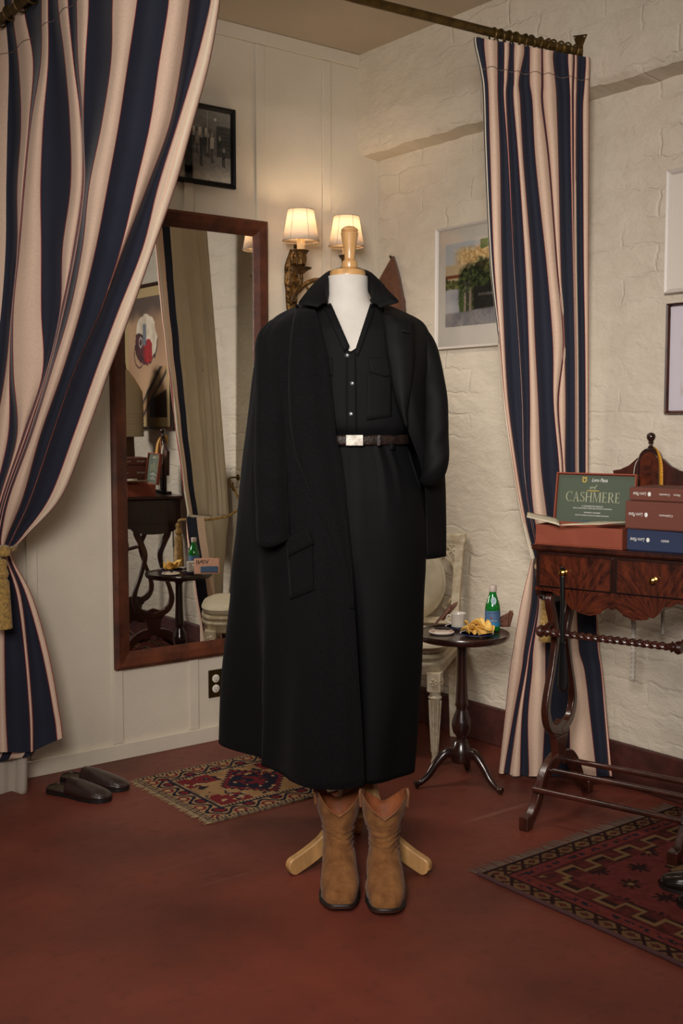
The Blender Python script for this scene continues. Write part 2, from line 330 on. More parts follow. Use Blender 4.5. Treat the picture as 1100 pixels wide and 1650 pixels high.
# ---- electrical outlet
t = thing('electrical_outlet', 'brass plated double electrical outlet on the wall under the mirror', 'outlet', (2.328, LW-.0005, .178))
obj('cover_plate', G().box((0, -.005, 0), (.066, 0, .114)), mat('dark_brass', (88, 70, 38), .4, metal=.8, var=.2, vscale=30), t, smooth=False, bevel=.002)
M_iv = mat('ivory_plastic', (222, 214, 198), .4); M_dk = mat('dark_slot', (24, 20, 18), .6)
for zc in (.036, .078):
    r = obj('receptacle', G().lathe([(.0165, -.004), (.0165, .002), (.015, .003)], seg=28), M_iv, t)
    r.rotation_euler = (math.pi/2, 0, 0); r.location = (.033, -.005, zc)
    q = obj('slot', G().box((-.008, -.001, .0028), (-.006, .007, .0036)).box((.005, .0, .0028), (.007, .006, .0036)).box((-.002, -.009, .0028), (.002, -.005, .0036)), M_dk, r, smooth=False)
obj('screw', G().lathe([(.003, 0), (.003, .0012), (.001, .0016)], seg=12), M_brass, t).matrix_local = Matrix.Translation((.033, -.005, .057)) @ Matrix.Rotation(math.pi/2, 4, 'X')

# ---- sconce
def sconce():
    bx, bz = 2.738, 1.80
    t = thing('wall_sconce', 'gilded bronze wall sconce with two lit candle lamps beside the mirror', 'wall lamp', (bx, LW-.001, bz))
    mb = mat('antique_gilt', (134, 98, 50), .42, metal=.75, var=.6, vscale=38, vcol=(58, 40, 22), bump=.9, bscale=55)
    mcand = mat('wax_candle', (226, 196, 148), .6, var=.12, vscale=40)
    # back plate: long carved drop
    g = G(); prof = [(-.20, .004), (-.17, .016), (-.12, .024), (-.05, .018), (0, .03), (.05, .026), (.075, .038), (.1, .03), (.13, .036), (.16, .028), (.19, .012), (.215, .004)]
    rings = []
    for z, w in prof: rings.append([(w*math.cos(a*math.pi/12), -.012-abs(math.sin(a*math.pi/12))*.7*w if a < 13 else -.001, z) for a in range(0, 13)])
    g.loft(rings, False); rr = obj('backplate', g, mb, t, solid=.004, sub=1)
    # carved leaves
    g = G()
    for i in range(26):
        a = R_.uniform(-1, 1); z = R_.uniform(-.12, .17); w = interp(prof_t(prof), z)
        x = a*w*.9; y = -.012-.7*w*math.sqrt(max(0, 1-a*a*.8)); s = R_.uniform(.007, .014)
        g.lathe([(0, -s*1.3), (s*.7, -s*.6), (s, 0), (s*.6, s*.8), (0, s*1.3)], (x, y, z), 8, sy=.7)
    obj('leaf_ornament', g, mb, t)
    # mask above
    g = G(); g.lathe([(0, -.035), (.022, -.025), (.03, 0), (.027, .02), (.014, .036), (0, .04)], (.004, -.05, .175), 14)
    g.lathe([(0, -.008), (.008, -.004), (.006, .006), (0, .01)], (.004, -.082, .172), 8)
    for s_ in (-1, 1): g.tube(cr([(.004, -.07, .205), (.004+s_*.02, -.068, .2), (.004+s_*.034, -.06, .175), (.004+s_*.028, -.06, .15)], 4), .007, 8)
    obj('mask_ornament', g, mb, t); obj('finial', G().lathe([(.004, 0), (.009, .01), (.006, .02), (.009, .026), (.006, .046), (0, .05)], (.004, -.04, .21), 12), mb, t)
    lamps = []
    for px, dy, zt in ((2.683-bx, -.16, .205), (2.915-bx, -.16, .205)):
        y = dy
        if px > 0: path = [(.01, -.03, .03), (.05, -.06, .075), (.09, -.1, .085), (.13, -.13, .055), (px-.02, y, .05), (px, y, .09)]
        else: path = [(-.005, -.03, .03), (-.03, -.07, .0), (-.05, -.12, .02), (px, y, .06), (px, y, .1)]
        p = cr(path, 6); arm = obj('arm', G().tube(p, [.011-.004*i/len(p) for i in range(len(p))], 10), mb, t)
        if px > 0: obj('scroll', G().tube(cr([(.04, -.05, .07), (.06, -.06, .045), (.085, -.08, .03), (.1, -.09, .045), (.09, -.085, .06)], 5), .005, 8), mb, arm)
        base = .10
        obj('drip_pan', G().lathe([(.006, 0), (.012, .004), (.024, .014), (.042, .024), (.044, .028), (.036, .026), (.018, .022), (.012, .03)], (px, y, base-.01), 20), mb, t)
        obj('candle_cup', G().lathe([(.012, .02), (.02, .03), (.016, .045), (.022, .07), (.031, .082), (.034, .086), (.028, .088), (.015, .088)], (px, y, base), 18), mb, t)
        cz = base+.088; obj('candle', G().lathe([(.0165, 0), (.0165, .06), (.014, .064), (.002, .066)], (px, y, cz), 16), mcand, t)
        # shade
        sb = cz+.035; g = G(); prof2 = [(.0735, 0), (.068, .03), (.0595, .075), (.052, .122)]; seg = 36
        rings = [[(px+(r+.0012*abs(math.cos(j*math.pi/6))**6)*math.cos(2*math.pi*j/seg), y+r*math.sin(2*math.pi*j/seg), sb+z) for j in range(seg)] for r, z in prof2]
        g.loft(rings, True, False, False); sh = obj('lamp_shade', g, M_shade, t, solid=.0012)
        tr = G()
        for r, z in ((.0742, 0), (.0525, .122)):
            tr.tube([(px+r*math.cos(2*math.pi*j/36), y+r*math.sin(2*math.pi*j/36), sb+z) for j in range(37)], .0017, 6)
        for j in range(6):
            a = 2*math.pi*j/6+.35; tr.tube([(px+(r+.001)*math.cos(a), y+(r+.001)*math.sin(a), sb+z) for r, z in prof2], .0011, 5)
        obj('shade_trim', tr, mat('shade_braid', (176, 158, 140), .8), sh)
        bm_ = bpy.data.materials.get('bulb_glow')
        obj('bulb', G().lathe([(0, 0), (.008, .006), (.011, .02), (.007, .036), (0, .046)], (px, y, sb+.034), 14), M_bulb, t)
        l = bpy.data.lights.new('candle_bulb_light', 'POINT'); l.energy = 1.1; l.color = (1, .76, .50); l.shadow_soft_size = .016
        lo = bpy.data.objects.new('candle_bulb_light', l); C.objects.link(lo); lo.location = Vector((bx+px, LW+y, bz+sb+.058+.03))
def prof_t(p): return [(a, b) for a, b in p]
M_shade = bpy.data.materials.new('silk_shade'); M_shade.use_nodes = True; nt = M_shade.node_tree; nt.nodes.clear()
o_ = nt.nodes.new('ShaderNodeOutputMaterial'); mx_ = nt.nodes.new('ShaderNodeMixShader'); d_ = nt.nodes.new('ShaderNodeBsdfDiffuse'); t_ = nt.nodes.new('ShaderNodeBsdfTranslucent')
d_.inputs[0].default_value = lin((236, 222, 204)); t_.inputs[0].default_value = lin((248, 236, 220)); mx_.inputs[0].default_value = .40
nt.links.new(d_.outputs[0], mx_.inputs[1]); nt.links.new(t_.outputs[0], mx_.inputs[2]); nt.links.new(mx_.outputs[0], o_.inputs[0])
M_bulb = bpy.data.materials.new('lit_bulb'); M_bulb.use_nodes = True; b = M_bulb.node_tree.nodes['Principled BSDF']; b.inputs['Emission Color'].default_value = (1, .7, .4, 1); b.inputs['Emission Strength'].default_value = 6
sconce()

# ------------------------------------------------------------------ curtains
M_cream = mat('cream_stripe', (220, 190, 166), .75, var=.05, vscale=160, bump=.15, bscale=700, sheen=.15, spec=.25, bdist=.002)
M_navy = mat('navy_stripe', (35, 38, 53), .75, var=.16, vscale=260, bump=.15, bscale=700, sheen=.15, spec=.25, bdist=.002)
M_red = mat('red_pinstripe', (142, 44, 44), .75)
M_lin = mat('beige_lining', (220, 208, 184), .8, var=.05, vscale=6, bump=.1, bscale=500)
def curtain_surface(rows, first_navy, depth, parent, ns=7, amp=.022, nv=9, pin=1.15, zfix=None, free=0, double=False, vshift=None, off=.006):
    """rows: (v, [edge positions across the cloth]); every stripe edge of the cloth is followed down the fall.
    depth(v, k, u) gives the hanging depth of edge k"""
    K = len(rows[0][1]); vsn = []; ctl = [Vector([v]+list(us)) for v, us in rows]
    fine = cr(ctl, nv); g = G(); ncol = (K-1)*ns+1; widths = None
    back = []
    for row in fine:
        v = row[0]; us = list(row)[1:]
        for k in range(max(1, free), K): us[k] = max(us[k], us[k-1]+.25)
        cp = []
        for k in range(K-1):
            navy = (k % 2 == 0) == first_navy; w = us[k+1]-us[k]; d0 = depth(v, k, us[k]); d1 = depth(v, k+1, us[k+1])
            e = min(.3, pin/max(w, .01)) if k >= free-1 else .05; fo_ = (amp*.7 if navy else -amp)*min(1, w/22)
            for i in range(ns):
                f = (0, e, .30, .5, .70, 1-e, 1)[i] if ns == 7 else i/ns
                if ns == 7: f = (0, e, e+(.5-e)*.5, .5, .5+(.5-e)*.5, 1-e, 1)[i]
                # the seventh sample of a stripe is the first of the next
                if i == 6: continue
                u = us[k]+w*f; d = d0+(d1-d0)*f+fo_*(abs(math.sin(2*math.pi*f)) if double and k == K-2 and f < .99 else math.sin(math.pi*f))+.004*nz(u, v, .016, 3)
                if w < 3 and k >= free-1: d += amp*.6*(1-w/3)
                cp.append((u, d))
        cp.append((us[-1], depth(v, K-1, us[-1])))
        pts = [at(u, v+(vshift(u, v) if vshift else 0), d) for u, d in cp]
        if zfix: pts = [zfix(p, v) for p in pts]
        g.v += pts; bl = []
        for i, p in enumerate(pts):
            t = pts[min(i+2, len(pts)-1)]-pts[max(i-2, 0)]; t.z = 0; t.normalize(); bl.append(p+Vector((-t.y, t.x, 0))*off)
        back.append(bl)
    nc = len(cp)
    for j in range(len(fine)-1):
        for i in range(nc-1):
            g.f.append((j*nc+i, j*nc+i+1, (j+1)*nc+i+1, (j+1)*nc+i))
            k, s_ = divmod(i, 6); navy = (k % 2 == 0) == first_navy
            g.m.append(1 if navy else (2 if s_ in (0, 5) and 0 < k+0 else 0))
    bk = G().loft(back, False); g.rows = [g.v[i*nc:(i+1)*nc] for i in range(len(fine))]
    return g, bk
def header_seam(g, z, parent):
    "stitched line of the heading, a fixed drop below the rod"
    pts = []
    for i in range(len(g.rows[0])):
        for r0, r1 in zip(g.rows, g.rows[1:]):
            if r0[i].z >= z >= r1[i].z:
                p = r0[i].lerp(r1[i], (r0[i].z-z)/max(1e-6, r0[i].z-r1[i].z)); pts.append(p-FH*.0012); break
    if len(pts) > 3: obj('header_seam', G().tube(pts, .0011, 5), mat('seam_thread', (120, 98, 86), .8), parent, local=False)
def zoomrows(rows, s, u0, v0): return [(v0+y/s, [u0+x/s for x in xs]) for y, xs in rows]

# left curtain, upper fall ------------------------------------------------
LD = [(-30, 3.86), (-15, 3.82), (60, 3.51), (120, 3.29), (187, 3.12), (254, 3.10), (357, 3.21)]
LR = [  # v, [C0|N1 N1|C ...]: first stripe is cream (hung nearest the wall)
 (-14, [-16, 6, 19, 41, 66, 78, 92, 110, 122, 143, 181, 223, 272, 308, 341, 356]),
 (20,  [-18, 8, 19, 40, 66, 78, 94, 111, 123, 143, 180, 219, 269, 304, 335, 352]),
 (100, [-22, 14, 29, 54, 65, 78, 104, 119, 125, 138, 178, 207, 256, 293, 315, 338]),
 (200, [-26, 12, 33, 47, 49, 70, 112, 131, 133, 135, 163, 192, 241, 274, 285, 311]),
 (300, [-28, 10, 27, 38, 39, 66, 113, 133, 134, 137, 143, 174, 218, 238, 254, 283]),
 (400, [-32, 9, 27, 30, 31, 67, 100, 119, 121, 124, 132, 155, 194, 200, 229, 248]),
 (500, [-40, 2, 18, 20, 21, 67, 96, 99, 101, 104, 112, 131, 161, 163, 190, 213]),
 (600, [-45, -10, 8, 16, 21, 69, 74, 76, 77, 79, 82, 101, 118, 119.5, 153, 176]),
 (700, [-50, -25, -8, 14, 27, 38, 40, 44, 46, 48, 51, 66, 83, 85, 118, 140]),
 (800, [-45, -28, -18, -8, 0, 4, 6, 8, 10, 12, 15, 38, 49, 51, 80, 100]),
 (860, [-38, -30, -24, -18, -12, -9, -7, -5, -3, -1, 2, 14, 22, 24, 38, 46]),
 (888, [-32, -26, -22, -17, -12, -9, -7, -5, -3, -1, 1, 5, 9, 10, 14, 18])]
def ld(v, k, u):
    top = interp(LD, LR[1][1][k]); w = min(1, max(0, (v+14)/900))**1.25
    tie = 3.80-.05*math.sin(math.pi*k/15)
    return top+(tie-top)*w
lc = thing('striped_curtain', 'navy and cream striped curtain filling the left edge, drawn aside to the wall', 'curtain', (1.47, 3.72, 0))
g, bk = curtain_surface(LR, False, ld, lc, amp=.026, double=True)
header_seam(g, 2.485, lc)
obj('drape', g, [M_cream, M_navy, M_red], lc, local=False, auto=180)
obj('lining', bk, M_lin, lc, local=False, auto=180)
LB = [
 (884, [-32, -26, -22, -17, -12, -8, -4, 0, 4, 8, 12, 17]),
 (905, [-36, -29, -24, -18, -12, -8, -2, 4, 10, 14, 18, 23]),
 (960, [-55, -44, -36, -28, -18, -10, 0, 8, 27, 34, 42, 52]),
 (1050, [-78, -62, -50, -40, -26, -14, -4, 8, 39, 45, 67, 78]),
 (1150, [-95, -74, -58, -46, -30, -14, -2, 10, 47, 53, 86, 96]),
 (1212, [-100, -80, -62, -48, -30, -14, -2, 13, 49, 54, 92, 102])]
def lbd(v, k, u): w = min(1, (v-884)/300); return 3.80-.05*math.sin(math.pi*k/11)*(1-w)+w*(-.06+.085*k/11)
def hemz(p, v):
    return p
g, bk = curtain_surface(LB, False, lbd, lc, amp=.02, nv=7)
# raise the hem towards the leading edge
def hem(gv, vtop=1150):
    for p in gv:
        pass
for gg in (g, bk):
    for p in gg.v:
        z0 = at(0, 1150, 3.8).z
        if p.z < z0:
            r = Vector((p.x, p.y, 0)).dot(RT)/Vector((p.x, p.y, 0)).dot(FH)*FPX+550
            f = min(1, max(0, (r-40)/60)); p.z = z0+(p.z-z0)*(1-.42*f)
obj('lower_drape', g, [M_cream, M_navy, M_red], lc, local=False, auto=180)
# lining hanging lower, grey
rows = []
for i in range(13):
    f = i/12; rows.append([at(-90+ (128+6*math.sin(f*2))*j/16, 1085+(214-1.2*(j-6))*f, 3.84+.018*math.sin(j*1.5+f)+.02*f) for j in range(17)])
obj('lower_lining', G().loft(rows, False), mat('grey_lining', (176, 164, 148), .8, bump=.1, bscale=400), lc, local=False, solid=.002, auto=180)
rows = [[at(-10+76*j/10-3*i, 1195+(23+1.4*(10-j))*i/5, 3.83+.012*math.sin(j*1.3)) for j in range(11)] for i in range(6)]
gt = G().loft(rows, False)
for q in range(len(gt.m)):
    j = q % 10; gt.m[q] = 1 if j in (3, 4, 8, 9) else 0
obj('turned_hem', gt, [M_cream, M_navy], lc, local=False, solid=.002, auto=180)
def tieback(label, pts_cord, tassel_at, r=.006, hook=None, sc=1.0):
    t = thing('curtain_tieback', label, 'curtain tieback', tassel_at)
    g = G()
    for ph in (0, math.pi):
        p = cr([Vector(q) for q in pts_cord], 10); w = []
        for i, q in enumerate(p):
            a = i*.9+ph; w.append(q+Vector((0, 0, math.cos(a)))*r*.5+FH*math.sin(a)*r*.5)
        g.tube(w, r*.75, 8)
    obj('cord', g, M_gold, t, local=False)
    x = Vector((0, 0, 0)); s = sc
    obj('knot', G().lathe([(.004*s, .012*s), (.012*s, .004*s), (.017*s, -.008*s), (.013*s, -.02*s), (.017*s, -.03*s), (.02*s, -.042*s), (.016*s, -.054*s), (.012*s, -.058*s)], x, 20), M_gold, t)
    seg = 44; rings = []
    for r_, z in ((.012*s, -.056*s), (.019*s, -.066*s), (.0205*s, -.09*s), (.023*s, -.14*s), (.0265*s, -.215*s), (.027*s, -.222*s)):
        rings.append([((r_+.0012*s*(j % 2))*math.cos(2*math.pi*j/seg), (r_+.0012*s*(j % 2))*math.sin(2*math.pi*j/seg), z+(.003*nz(j, 0, 1.7) if z < -.2*s else 0)) for j in range(seg)])
    obj('tassel', G().loft(rings, True, True, True), M_gold, t, auto=60)
    return t
tl = at(4, 905, 3.68)
tieback('gold tassel tieback hanging on the curtain at the left edge of the photo', [at(-45, 868, 3.86), at(-20, 880, 3.70), at(2, 886, 3.665), at(22, 884, 3.71), at(24, 878, 3.84), at(0, 872, 3.885)], tl, r=.0085)
obj('rosette', G().lathe([(.01, .02), (.02, .014), (.024, 0), (.02, -.014), (.01, -.02)], at(6, 888, 3.665), 16), M_gold, bpy.data.objects['curtain_tieback'], local=False)

# right curtain -----------------------------------------------------------
RR = zoomrows([
 (165, [173, 218, 280, 307, 331, 352, 398, 420, 474, 478, 527, 590, 614, 619, 632, 668, 688]),
 (210, [178, 219, 280, 307, 331, 350, 396, 420, 474, 478, 526, 590, 614, 619, 632, 668, 688]),
 (330, [205, 232, 280, 306, 323, 350, 374, 420, 474, 480, 538, 598, 610, 615, 630, 660, 684]),
 (420, [214, 238, 281, 306, 318, 348, 380, 432, 474, 480, 542, 600, 610, 615, 628, 655, 684]),
 (687, [222, 245, 291, 325, 331, 370, 394, 446, 505, 509, 550, 603, 612, 616, 627, 656, 683]),
 (1155, [245, 262, 298, 349, 351, 400, 430, 494, 540, 543, 560, 612, 618, 620, 629, 659, 682]),
 (1512, [283, 290, 311, 372, 374, 415, 446, 522, 570, 572, 576, 619, 624, 626, 634, 665, 682]),
 (1787, [309, 312, 328, 387, 389, 421, 460, 526, 545, 548, 581, 621, 626, 628, 636, 667, 682]),
 (2062, [346, 350, 364, 394, 396, 422, 472, 550, 566, 568, 580, 622, 627, 629, 637, 667, 682]),
 (2290, [385, 389, 402, 422, 424, 440, 499, 560, 572, 574, 590, 626, 631, 633, 642, 668, 684]),
 (2475, [432, 435, 443, 460, 465, 480, 520, 560, 570, 574, 592, 622, 629, 632, 643, 666, 680])], 2.75, 700, 0)
RR = [(v, [us[0]+9, us[0]+4]+us) for v, us in RR]     # the leading edge turns back into the fitting room
def rd(v, k, u):
    q = max(0, k-2)/16; top = 3.80+.14*q; tie = 3.90+.15*q; w = min(1, max(0, (v-60)/840)); return top+(tie-top)*w+(.085, .05, .012)[k]*(1-.35*w) if k < 3 else top+(tie-top)*w
rc = thing('striped_curtain', 'navy and cream striped curtain hanging behind the mahogany work table', 'curtain', (3.02, 2.70, 0))
g, bk = curtain_surface(RR, True, rd, rc, amp=.03, free=3, pin=.85, vshift=lambda u, v: 32*min(1, max(0, (u-768)/177))*max(0, 1-(v-60)/500))
header_seam(g, 2.462, rc)
obj('drape', g, [M_cream, M_navy, M_red], rc, local=False, auto=180)
obj('lining', bk, M_lin, rc, local=False, auto=180)
RB = zoomrows([
 (0,   [430, 441, 444, 447, 450, 462, 520, 600, 660, 678]),
 (60,  [415, 438, 446, 450, 454, 470, 530, 605, 684, 694]),
 (200, [382, 428, 455, 457, 461, 495, 565, 628, 708, 716]),
 (400, [348, 398, 418, 424, 436, 492, 590, 640, 722, 730]),
 (500, [332, 386, 402, 412, 430, 492, 598, 666, 736, 744]),
 (700, [310, 350, 366, 388, 412, 490, 596, 690, 752, 762]),
 (930, [284, 311, 334, 380, 416, 478, 598, 716, 770, 784]),
 (965, [282, 309, 333, 379, 415, 478, 598, 718, 774, 788])], 2.75, 700, 900)
RB = [(v, [us[0]+9, us[0]+4]+us) for v, us in RB]
def rbd(v, k, u):
    q = max(0, k-2)/9; w = min(1, max(0, (v-900)/320)); return 3.90+.15*q+w*(.15-.27*q)+((.085, .05)[k] if k < 2 else 0)
g, bk = curtain_surface(RB, False, rbd, rc, amp=.03, nv=6, free=3, pin=.9)
for gg in (g, bk):
    for p in gg.v: p.z = max(p.z, .012); p.x = min(p.x, RW-.03)
obj('lower_drape', g, [M_cream, M_navy, M_red], rc, local=False, auto=180)
obj('lower_lining', bk, M_lin, rc, local=False, auto=180)
tr_ = at(881, 930, 3.84)
tieback('gold rope tieback with tassel hooked to the brick wall, behind the work table', [(3.172, 2.725, .955), at(912, 870, 4.14), at(888, 893, 4.10), at(873, 905, 4.03), at(863, 911, 3.94), at(865, 916, 3.87), at(872, 921, 3.85), tr_], tr_, r=.006)
# wall hook
t = thing('tieback_hook', 'small brass double hook on the brick wall for the curtain rope', 'hook', (RW, 2.70, .985))
g = G().tube(cr([(-.012, 0, .02), (-.05, 0, .02), (-.055, .0, .01), (-.05, 0, -.02), (-.035, .01, -.04), (-.05, .03, -.045), (-.06, .04, -.03), (-.06, .04, -.012)], 6), .0045, 8)
obj('hook', g, M_brass, t); g = G(); g.lathe([(.016, 0), (.016, .004), (.01, .008), (.004, .012)], (0, 0, 0), 16)
r = obj('rose', g, M_brass, t); r.rotation_euler = (0, -math.pi/2, 0); r.location = (0, 0, .02)
obj('ball', G().lathe([(0, -.007), (.007, 0), (0, .007)], (-.06, .04, -.008), 10), M_brass, t)

# curtain rod
RZ = 2.574
path = [(RU, 2.655, RZ), (2.75, 2.715, RZ+.006), (2.2, 2.765, RZ+.01), (1.68, 2.78, RZ+.01)]
for i in range(1, 10):
    a = i/10*math.pi/2; path.append((1.68-.27*math.sin(a), 2.78+.27*(1-math.cos(a)), RZ+.01))
path += [(1.41, 3.05, RZ+.01), (1.41, LW-.001, RZ+.01)]
rod = thing('curtain_rod', 'brass curtain rod crossing the top, bent round the fitting corner', 'curtain rod', (1.8, 2.78, RZ))
obj('pole', G().tube(path, .0145, 14), M_rodbrass, rod, local=False)
def ring_at(p, d, parent, r=.021):
    d = Vector(d).normalized(); a = d.cross(Vector((0, 0, 1))).normalized(); b = a.cross(d); rr = random.Random(int(p[0]*1e4)); tl_ = rr.uniform(-.35, .35)
    pts = [Vector(p)+a*r*math.cos(2*math.pi*j/20)+(b+d*tl_)*r*math.sin(2*math.pi*j/20)-Vector((0, 0, .004)) for j in range(21)]
    obj('ring', G().tube(pts, .0032, 8), M_rodbrass, parent, local=False)
for i in range(12):
    f = i/11; x = 2.74+.34*f; y = 2.716-.058*f; ring_at((x, y, RZ+.004), (1, -.17, 0), rod)
for y in (3.25, 3.34, 3.43, 3.52, 3.6, 3.7, 3.8): ring_at((1.41, y, RZ+.01), (0, 1, 0), rod)
for x in (1.45, 1.52, 1.6, 1.68): ring_at((x, 2.79+max(0, 1.6-x)*.5, RZ+.01), (1, 0, 0), rod)
g = G().prism([(2.655-.011, RZ-.02), (2.655+.011, RZ-.02), (2.655+.013, RZ+.02), (2.655+.03, RZ+.062), (2.655-.03, RZ+.052), (2.655-.012, RZ+.02)], 0, RU-.005, RU)
obj('bracket', g, M_rodbrass, rod, smooth=False, local=False)
for y_, z_ in ((2.677, .053), (2.634, .046)): obj('screw', G().lathe([(0, -.003), (.003, 0), (0, .003)], (RU-.006, y_, RZ+z_), 8), M_iv, rod, local=False)

# ------------------------------------------------------------------ the dressed form
DM = 3.25; MB = FH*DM + RT*.018; MZ = math.atan2(RT.y, RT.x)
MM = Matrix.Translation(MB) @ Matrix.Rotation(MZ, 4, 'Z'); MI = MM.inverted()
def mp(u, v, ly): return MI @ at(u, v, DM+ly)
PX = DM/FPX
M_wool = mat('black_wool', (16, 16, 17), .95, var=.35, vscale=180, bump=.5, bscale=420, sheen=.02, spec=.10, bdist=.003)
M_satin = mat('black_gabardine', (11, 11, 12), .7, var=.2, vscale=300, bump=.4, bscale=600, spec=.16, bdist=.002)
M_shirt = mat('black_twill', (12, 12, 13), .75, var=.2, vscale=300, bump=.4, bscale=700, spec=.14, bdist=.002)
M_trous = mat('black_cotton', (8, 8, 9), .75, var=.15, vscale=200, bump=.15, bscale=700, spec=.14, bdist=.002)
M_beech = mat('varnished_beech', (206, 158, 100), .35, var=.18, vscale=5, stretch=(6, 6, 1), coat=.3)
M_cotton = mat('white_cotton_cover', (192, 186, 176), .8, var=.03, vscale=30, bump=.1, bscale=600)
M_button = mat('smoked_button', (70, 72, 76), .2, spec=.8, coat=.5)
form = thing('dress_form', 'white dress form with beech neck knob and legs wearing the black outfit', 'dress form', MB, MZ)
def ell(cx, cy, a, b, z, n=40, e=1.0, ph=0):
    out = []
    for j in range(n):
        t = 2*math.pi*j/n+ph; c, s = math.cos(t), math.sin(t)
        out.append((cx+a*math.copysign(abs(c)**e, c), cy+b*math.copysign(abs(s)**e, s), z))
    return out
CX = mp(562, 550, 0).x
SH = [(472, .0640, .0645), (480, .066, .0655), (484, .086, .068), (490, .112, .080), (500, .134, .090), (512, .158, .102), (530, .186, .122), (560, .198, .135), (600, .2, .143), (650, .197, .148), (675, .198, .152), (690, .192, .148), (700, .175, .132), (708, .164, .122), (716, .16, .118)]
SHZ = [(mp(562, v, -.1).z, a, b) for v, a, b in SH][::-1]
def sh_ab(z): return interp([(q[0], q[1]) for q in SHZ], z), interp([(q[0], q[2]) for q in SHZ], z)
zz = lambda v, ly=0: mp(562, v, ly).z
neck = [(446, .0575, .058), (462, .0585, .06), (478, .061, .062), (487, .066, .062)]
rings = [ell(CX+mp(560, 450, 0).x-CX, .0, a, b, zz(v)) for v, a, b in neck]+[ell(CX, 0, a-(.026 if v < 535 else .014), b-(.016 if v < 535 else .012), zz(v, -.1)-(.012 if v < 535 else .004)) for v, a, b in SH[4:]]+[ell(CX, 0, .17, .125, .78), ell(CX, 0, .16, .12, .70)]
obj('torso', G().loft(rings), M_cotton, form)
nx = mp(560, 450, 0).x; z0 = zz(448)
obj('neck_cap', G().lathe([(.052, -.004), (.0525, .004), (.05, .018), (.046, .022), (.03, .025)], (nx, 0, z0), 32), M_beech, form)
fx = mp(563, 400, 0).x; z1 = z0+.0245
obj('finial', G().lathe([(.017, 0), (.0215, .004), (.0225, .012), (.0205, .022), (.014, .027), (.0155, .030), (.0145, .035), (.018, .06), (.0245, .098), (.0255, .102), (.0215, .1045), (.0245, .108), (.023, .113), (.014, .119), (.004, .121)], (fx, 0, z1), 28), M_beech, form)
px_ = .032
obj('pole', G().tube([(CX+.01, 0, .72), (px_, 0, .3), (px_, 0, .16)], .017, 16), M_beech, form)
obj('hub', G().lathe([(.02, 0), (.032, .01), (.034, .10), (.026, .12), (.018, .13)], (px_, 0, .13), 20), M_beech, form)
for ang in (-150, -30, 90):
    d = Vector((math.cos(math.radians(ang)), math.sin(math.radians(ang)), 0))
    prof = cr([(.026, .285), (.040, .215), (.068, .148), (.112, .095), (.165, .062), (.215, .040)], 6)
    g = G(); top = []; bot = []; n = len(prof); wd = .0255
    for i in range(n):
        p0 = Vector(prof[max(0, i-1)]); p1 = Vector(prof[min(n-1, i+1)]); t = (p1-p0).normalized(); nn = Vector((-t.y, t.x)); c_ = Vector(prof[i])
        top.append(c_+nn*wd); bot.append(c_-nn*(wd-.001))
    e_ = Vector(prof[-1]); t = (Vector(prof[-1])-Vector(prof[-2])).normalized(); nn = Vector((-t.y, t.x))
    rnd = [e_+nn*wd*math.cos(k*math.pi/10)+t*.022*math.sin(k*math.pi/10) for k in range(1, 10)]
    poly = top+rnd+bot[::-1]; zmin = min(q.y for q in poly); s_ = Vector((-d.y, d.x, 0))*.0125; c0 = Vector((px_, 0, 0))
    A = [c0+d*q.x+Vector((0, 0, q.y-zmin+.0005)) for q in poly]; m_ = len(A)
    g.add([q+s_ for q in A]+[q-s_ for q in A], [(i, (i+1) % m_, m_+(i+1) % m_, m_+i) for i in range(m_)])
    for o_ in (0, m_):                     # side faces as strips between the two edges
        k = len(top); full = list(range(m_))
        for i in range(m_//2-1): g.f.append((o_+i, o_+i+1, o_+m_-2-i, o_+m_-1-i)); g.m.append(0)
    obj('leg', g, M_beech, form, bevel=.005, auto=50)

# shirt ---------------------------------------------------------------------
shirt = thing('shirt', 'black button shirt with wide open collar worn on the dress form', 'shirt', MB, MZ)
OPEN = [(486, 524, 603), (492, 526, 601), (505, 531, 596), (520, 538, 590), (545, 550, 581), (566, 562, 571)]
g = G(); rings = []; NR = 52; vl = [474+ (716-474)*i/NR for i in range(NR+1)]
def sh_surf(u, v):
    ly = -.13
    for _ in range(6):
        p = mp(u, v, ly); a, b = sh_ab(p.z); q = max(-.98, min(.98, (p.x-CX)/a)); ly = -b*math.sqrt(1-q*q)
    p = mp(u, v, ly); p.y = ly; return p
for v in vl:
    z = zz(v, -.1); a, b = sh_ab(z)
    if v < 566: ul = interp([(q[0], q[1]) for q in OPEN], v); ur = interp([(q[0], q[2]) for q in OPEN], v)
    else: ul, ur = 562, 566
    xl = (mp(ul, v, -.12).x-CX)/a; xr = (mp(ur, v, -.12).x-CX)/a
    tl_ = math.asin(max(-1, min(1, xl))); tr2 = math.asin(max(-1, min(1, xr)))
    row = []; n = 90
    for j in range(n+1):
        t = tr2+(2*math.pi+tl_-tr2)*j/n       # angle from the front, going right round the back
        fold = .0035*math.sin(t*9+z*30)*max(0, min(1, (v-640)/60))+.003*nz(t*2, z*6, 2.0, 5)
        rr = 1+fold/a
        row.append((CX+a*rr*math.sin(t), -b*rr*math.cos(t), z))
    rings.append(row)
obj('shirt_body', G().loft(rings, False), M_shirt, shirt, solid=.002, auto=180)
def patch(pts, surf, th, n=8, m=8):
    "quad corners (tl, tr, br, bl) in pixels laid on a surface, raised by th"
    tl, tr, br, bl = [Vector(p) for p in pts]; rows = []
    for i in range(m+1):
        a = tl.lerp(bl, i/m); b = tr.lerp(br, i/m); row = []
        for j in range(n+1):
            q = a.lerp(b, j/n); p = surf(q.x, q.y); row.append((p.x, p.y-th, p.z))
        rows.append(row)
    return G().loft(rows, False)
